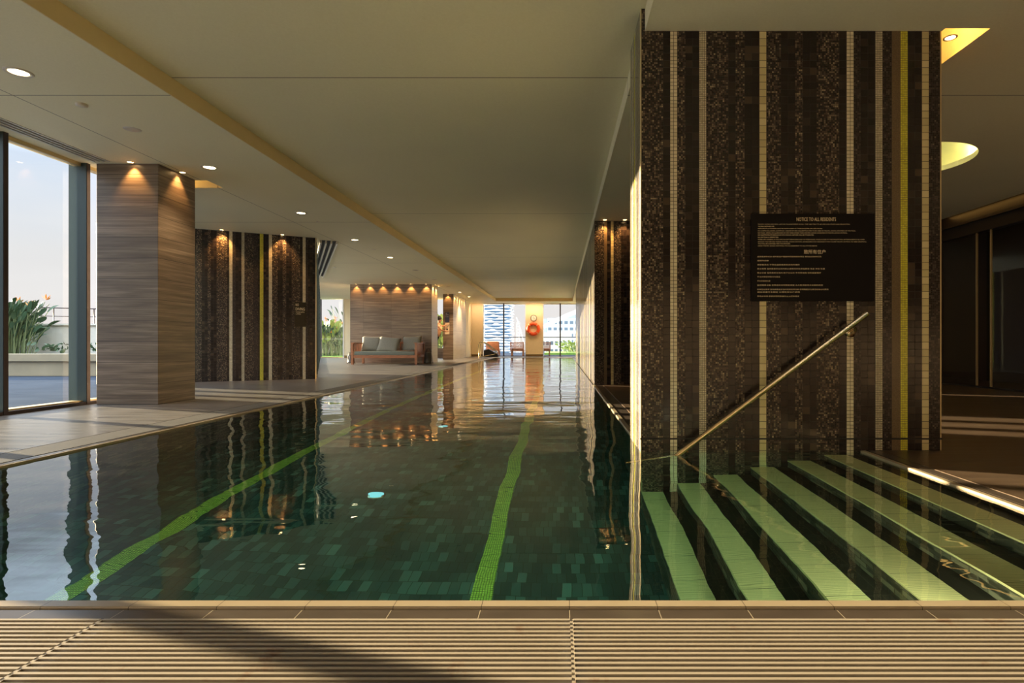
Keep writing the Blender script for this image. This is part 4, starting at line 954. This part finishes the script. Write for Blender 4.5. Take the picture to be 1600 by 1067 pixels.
V = [(-.06, 0, .93), (-.02, 0, 1.10), (.02, 0, 1.28), (.04, 0, 1.42), (.06, 0, 1.50), (.085, 0, 1.62), (.095, 0, 1.72),   # 0-6 pelvis..crown
     (.03, -.18, 1.40), (.16, -.16, 1.22), (.30, .20, 1.16), (.33, .30, 1.17),      # 7-10 right arm
     (.05, .17, 1.41), (.15, .30, 1.38), (.24, .42, 1.42), (.27, .47, 1.44),        # 11-14 left arm
     (-.08, -.09, .88), (-.10, -.11, .50), (-.22, -.12, .09), (-.10, -.13, .035),      # 15-18 right leg
     (-.08, .09, .88), (-.20, .10, .48), (-.38, .10, .10), (-.27, .11, .035)]          # 19-22 left leg
E = [(0, 1), (1, 2), (2, 3), (3, 4), (4, 5), (5, 6), (3, 7), (7, 8), (8, 9), (9, 10), (3, 11), (11, 12), (12, 13), (13, 14), (0, 15), (15, 16), (16, 17), (17, 18), (0, 19), (19, 20), (20, 21), (21, 22)]
Rr = [(.11, .15), (.10, .13), (.11, .15), (.09, .13), .05, .085, .07, .05, .038, .028, .03, .05, .038, .028, .03, .085, .055, .036, .035, .085, .055, .036, .035]
body = skin('body', V, E, Rr, m_skin, pe)
for hb_, dr in (((.345, .32, 1.17), Vector((.25, .95, .05)).normalized()), ((.28, .485, 1.445), Vector((.5, .85, .1)).normalized())):
    b0 = Vector(hb_); sd_ = dr.cross(Vector((0, 0, 1))).normalized(); up = sd_.cross(dr)
    hv = [tuple(b0-dr*.03), tuple(b0+dr*.05)]; he = [(0, 1)]; hrad = [(.026, .016), (.034, .014)]
    for j, ln in enumerate((.070, .078, .074, .058)):
        s0 = b0+dr*.055+sd_*(-.027+.018*j); i0 = len(hv); hv += [tuple(s0), tuple(s0+dr*ln*.5), tuple(s0+dr*ln-up*.012)]; he += [(1, i0), (i0, i0+1), (i0+1, i0+2)]; hrad += [.008, .0075, .006]
    s0 = b0+dr*.01-sd_*.03; i0 = len(hv); hv += [tuple(s0), tuple(s0+dr*.03-sd_*.025), tuple(s0+dr*.055-sd_*.03)]; he += [(0, i0), (i0, i0+1), (i0+1, i0+2)]; hrad += [.010, .009, .007]
    skin('hand', hv, he, hrad, m_skin, pe, 0, 1)
SV = [V[0], V[1], V[2], V[3], V[7], (.09, -.17, 1.31), V[11], (.10, .235, 1.395)]
skin('shirt', [tuple(v) for v in SV], [(0, 1), (1, 2), (2, 3), (3, 4), (4, 5), (3, 6), (6, 7)], [(.125, .165), (.125, .16), (.13, .175), (.105, .15), .065, .058, .065, .058], m_shirt, pe)
skin('shorts', [V[0], V[15], (-.09, -.10, .58), V[19], (-.16, .095, .60), (-.05, 0, 1.0)], [(0, 1), (1, 2), (0, 3), (3, 4), (0, 5)], [(.13, .17), .10, .08, .10, .08, (.12, .155)], m_short, pe)
bm = B(); bmesh.ops.create_uvsphere(bm, u_segments=16, v_segments=10, radius=1)
for v in bm.verts: v.co = Vector((v.co.x*.105+.065, v.co.y*.095, v.co.z*.105+1.685))
link('hair', bm, m_hair, pe, smooth=True)
bm = B(); bmesh.ops.create_uvsphere(bm, u_segments=10, v_segments=8, radius=1)
for v in bm.verts: v.co = Vector((v.co.x*.018+.178, v.co.y*.014, v.co.z*.022+1.61))
link('nose', bm, m_skin, pe, smooth=True)

# ================================================================== unseen underwater lamps added to brighten the steps and pool floor
m_pl = emit('fill_lamp_glow', (.85, 1, .9), 4)
def fill_lamp(x, z, label, e):
    t_ = empty('underwater_fill_lamp', (x, Y0+.001, z))
    bm = B(); lathe(bm, [(.07, .004), (.085, .012), (.10, .010), (.105, 0)], n=24, axis='y'); link('rim', bm, m_chrome, t_)
    bm = B(); lathe(bm, [(.07, .006), (.001, .008)], n=24, axis='y'); link('lens', bm, m_pl, t_)
    ld = bpy.data.lights.new('bulb', 'SPOT'); ld.energy = e; ld.color = (1, .90, .60); ld.spot_size = 2.8; ld.spot_blend = .5; ld.shadow_soft_size = .07
    lo = bpy.data.objects.new('bulb', ld); COL.objects.link(lo); lo.parent = t_; lo.location = (0, .03, 0); lo.rotation_euler = (PI/2, 0, 0)
    tag(t_, label, 'pool light', 'added underwater lamps in the near pool wall')

fill_lamp(1.12, -.34, 'added underwater fill lamp by the steps', 20)
fill_lamp(-1.4, -.45, 'added underwater fill lamp in the middle of the near wall', 22)
fill_lamp(-.2, -.45, 'added underwater fill lamp right of the middle', 22)

m_fl = emit('cyan_floor_lamp_glow', (.35, .85, .95), .9)
for k, nm in enumerate(('nearest', 'second nearest', 'third nearest', 'fourth nearest')):
    t_ = empty('pool_floor_lamp', (-1.28, 3.96+2.28*k, ZB)); bm = B(); lathe(bm, [(.055, .012), (.066, .010), (.070, 0)], n=24); link('rim', bm, m_chrome, t_)
    bm = B(); lathe(bm, [(.055, .011), (.001, .013)], n=24); link('lens', bm, m_fl, t_)
    tag(t_, 'round pale cyan lamp set in the pool floor between the lane lines, %s' % nm, 'pool light', 'round lamps in the pool floor')
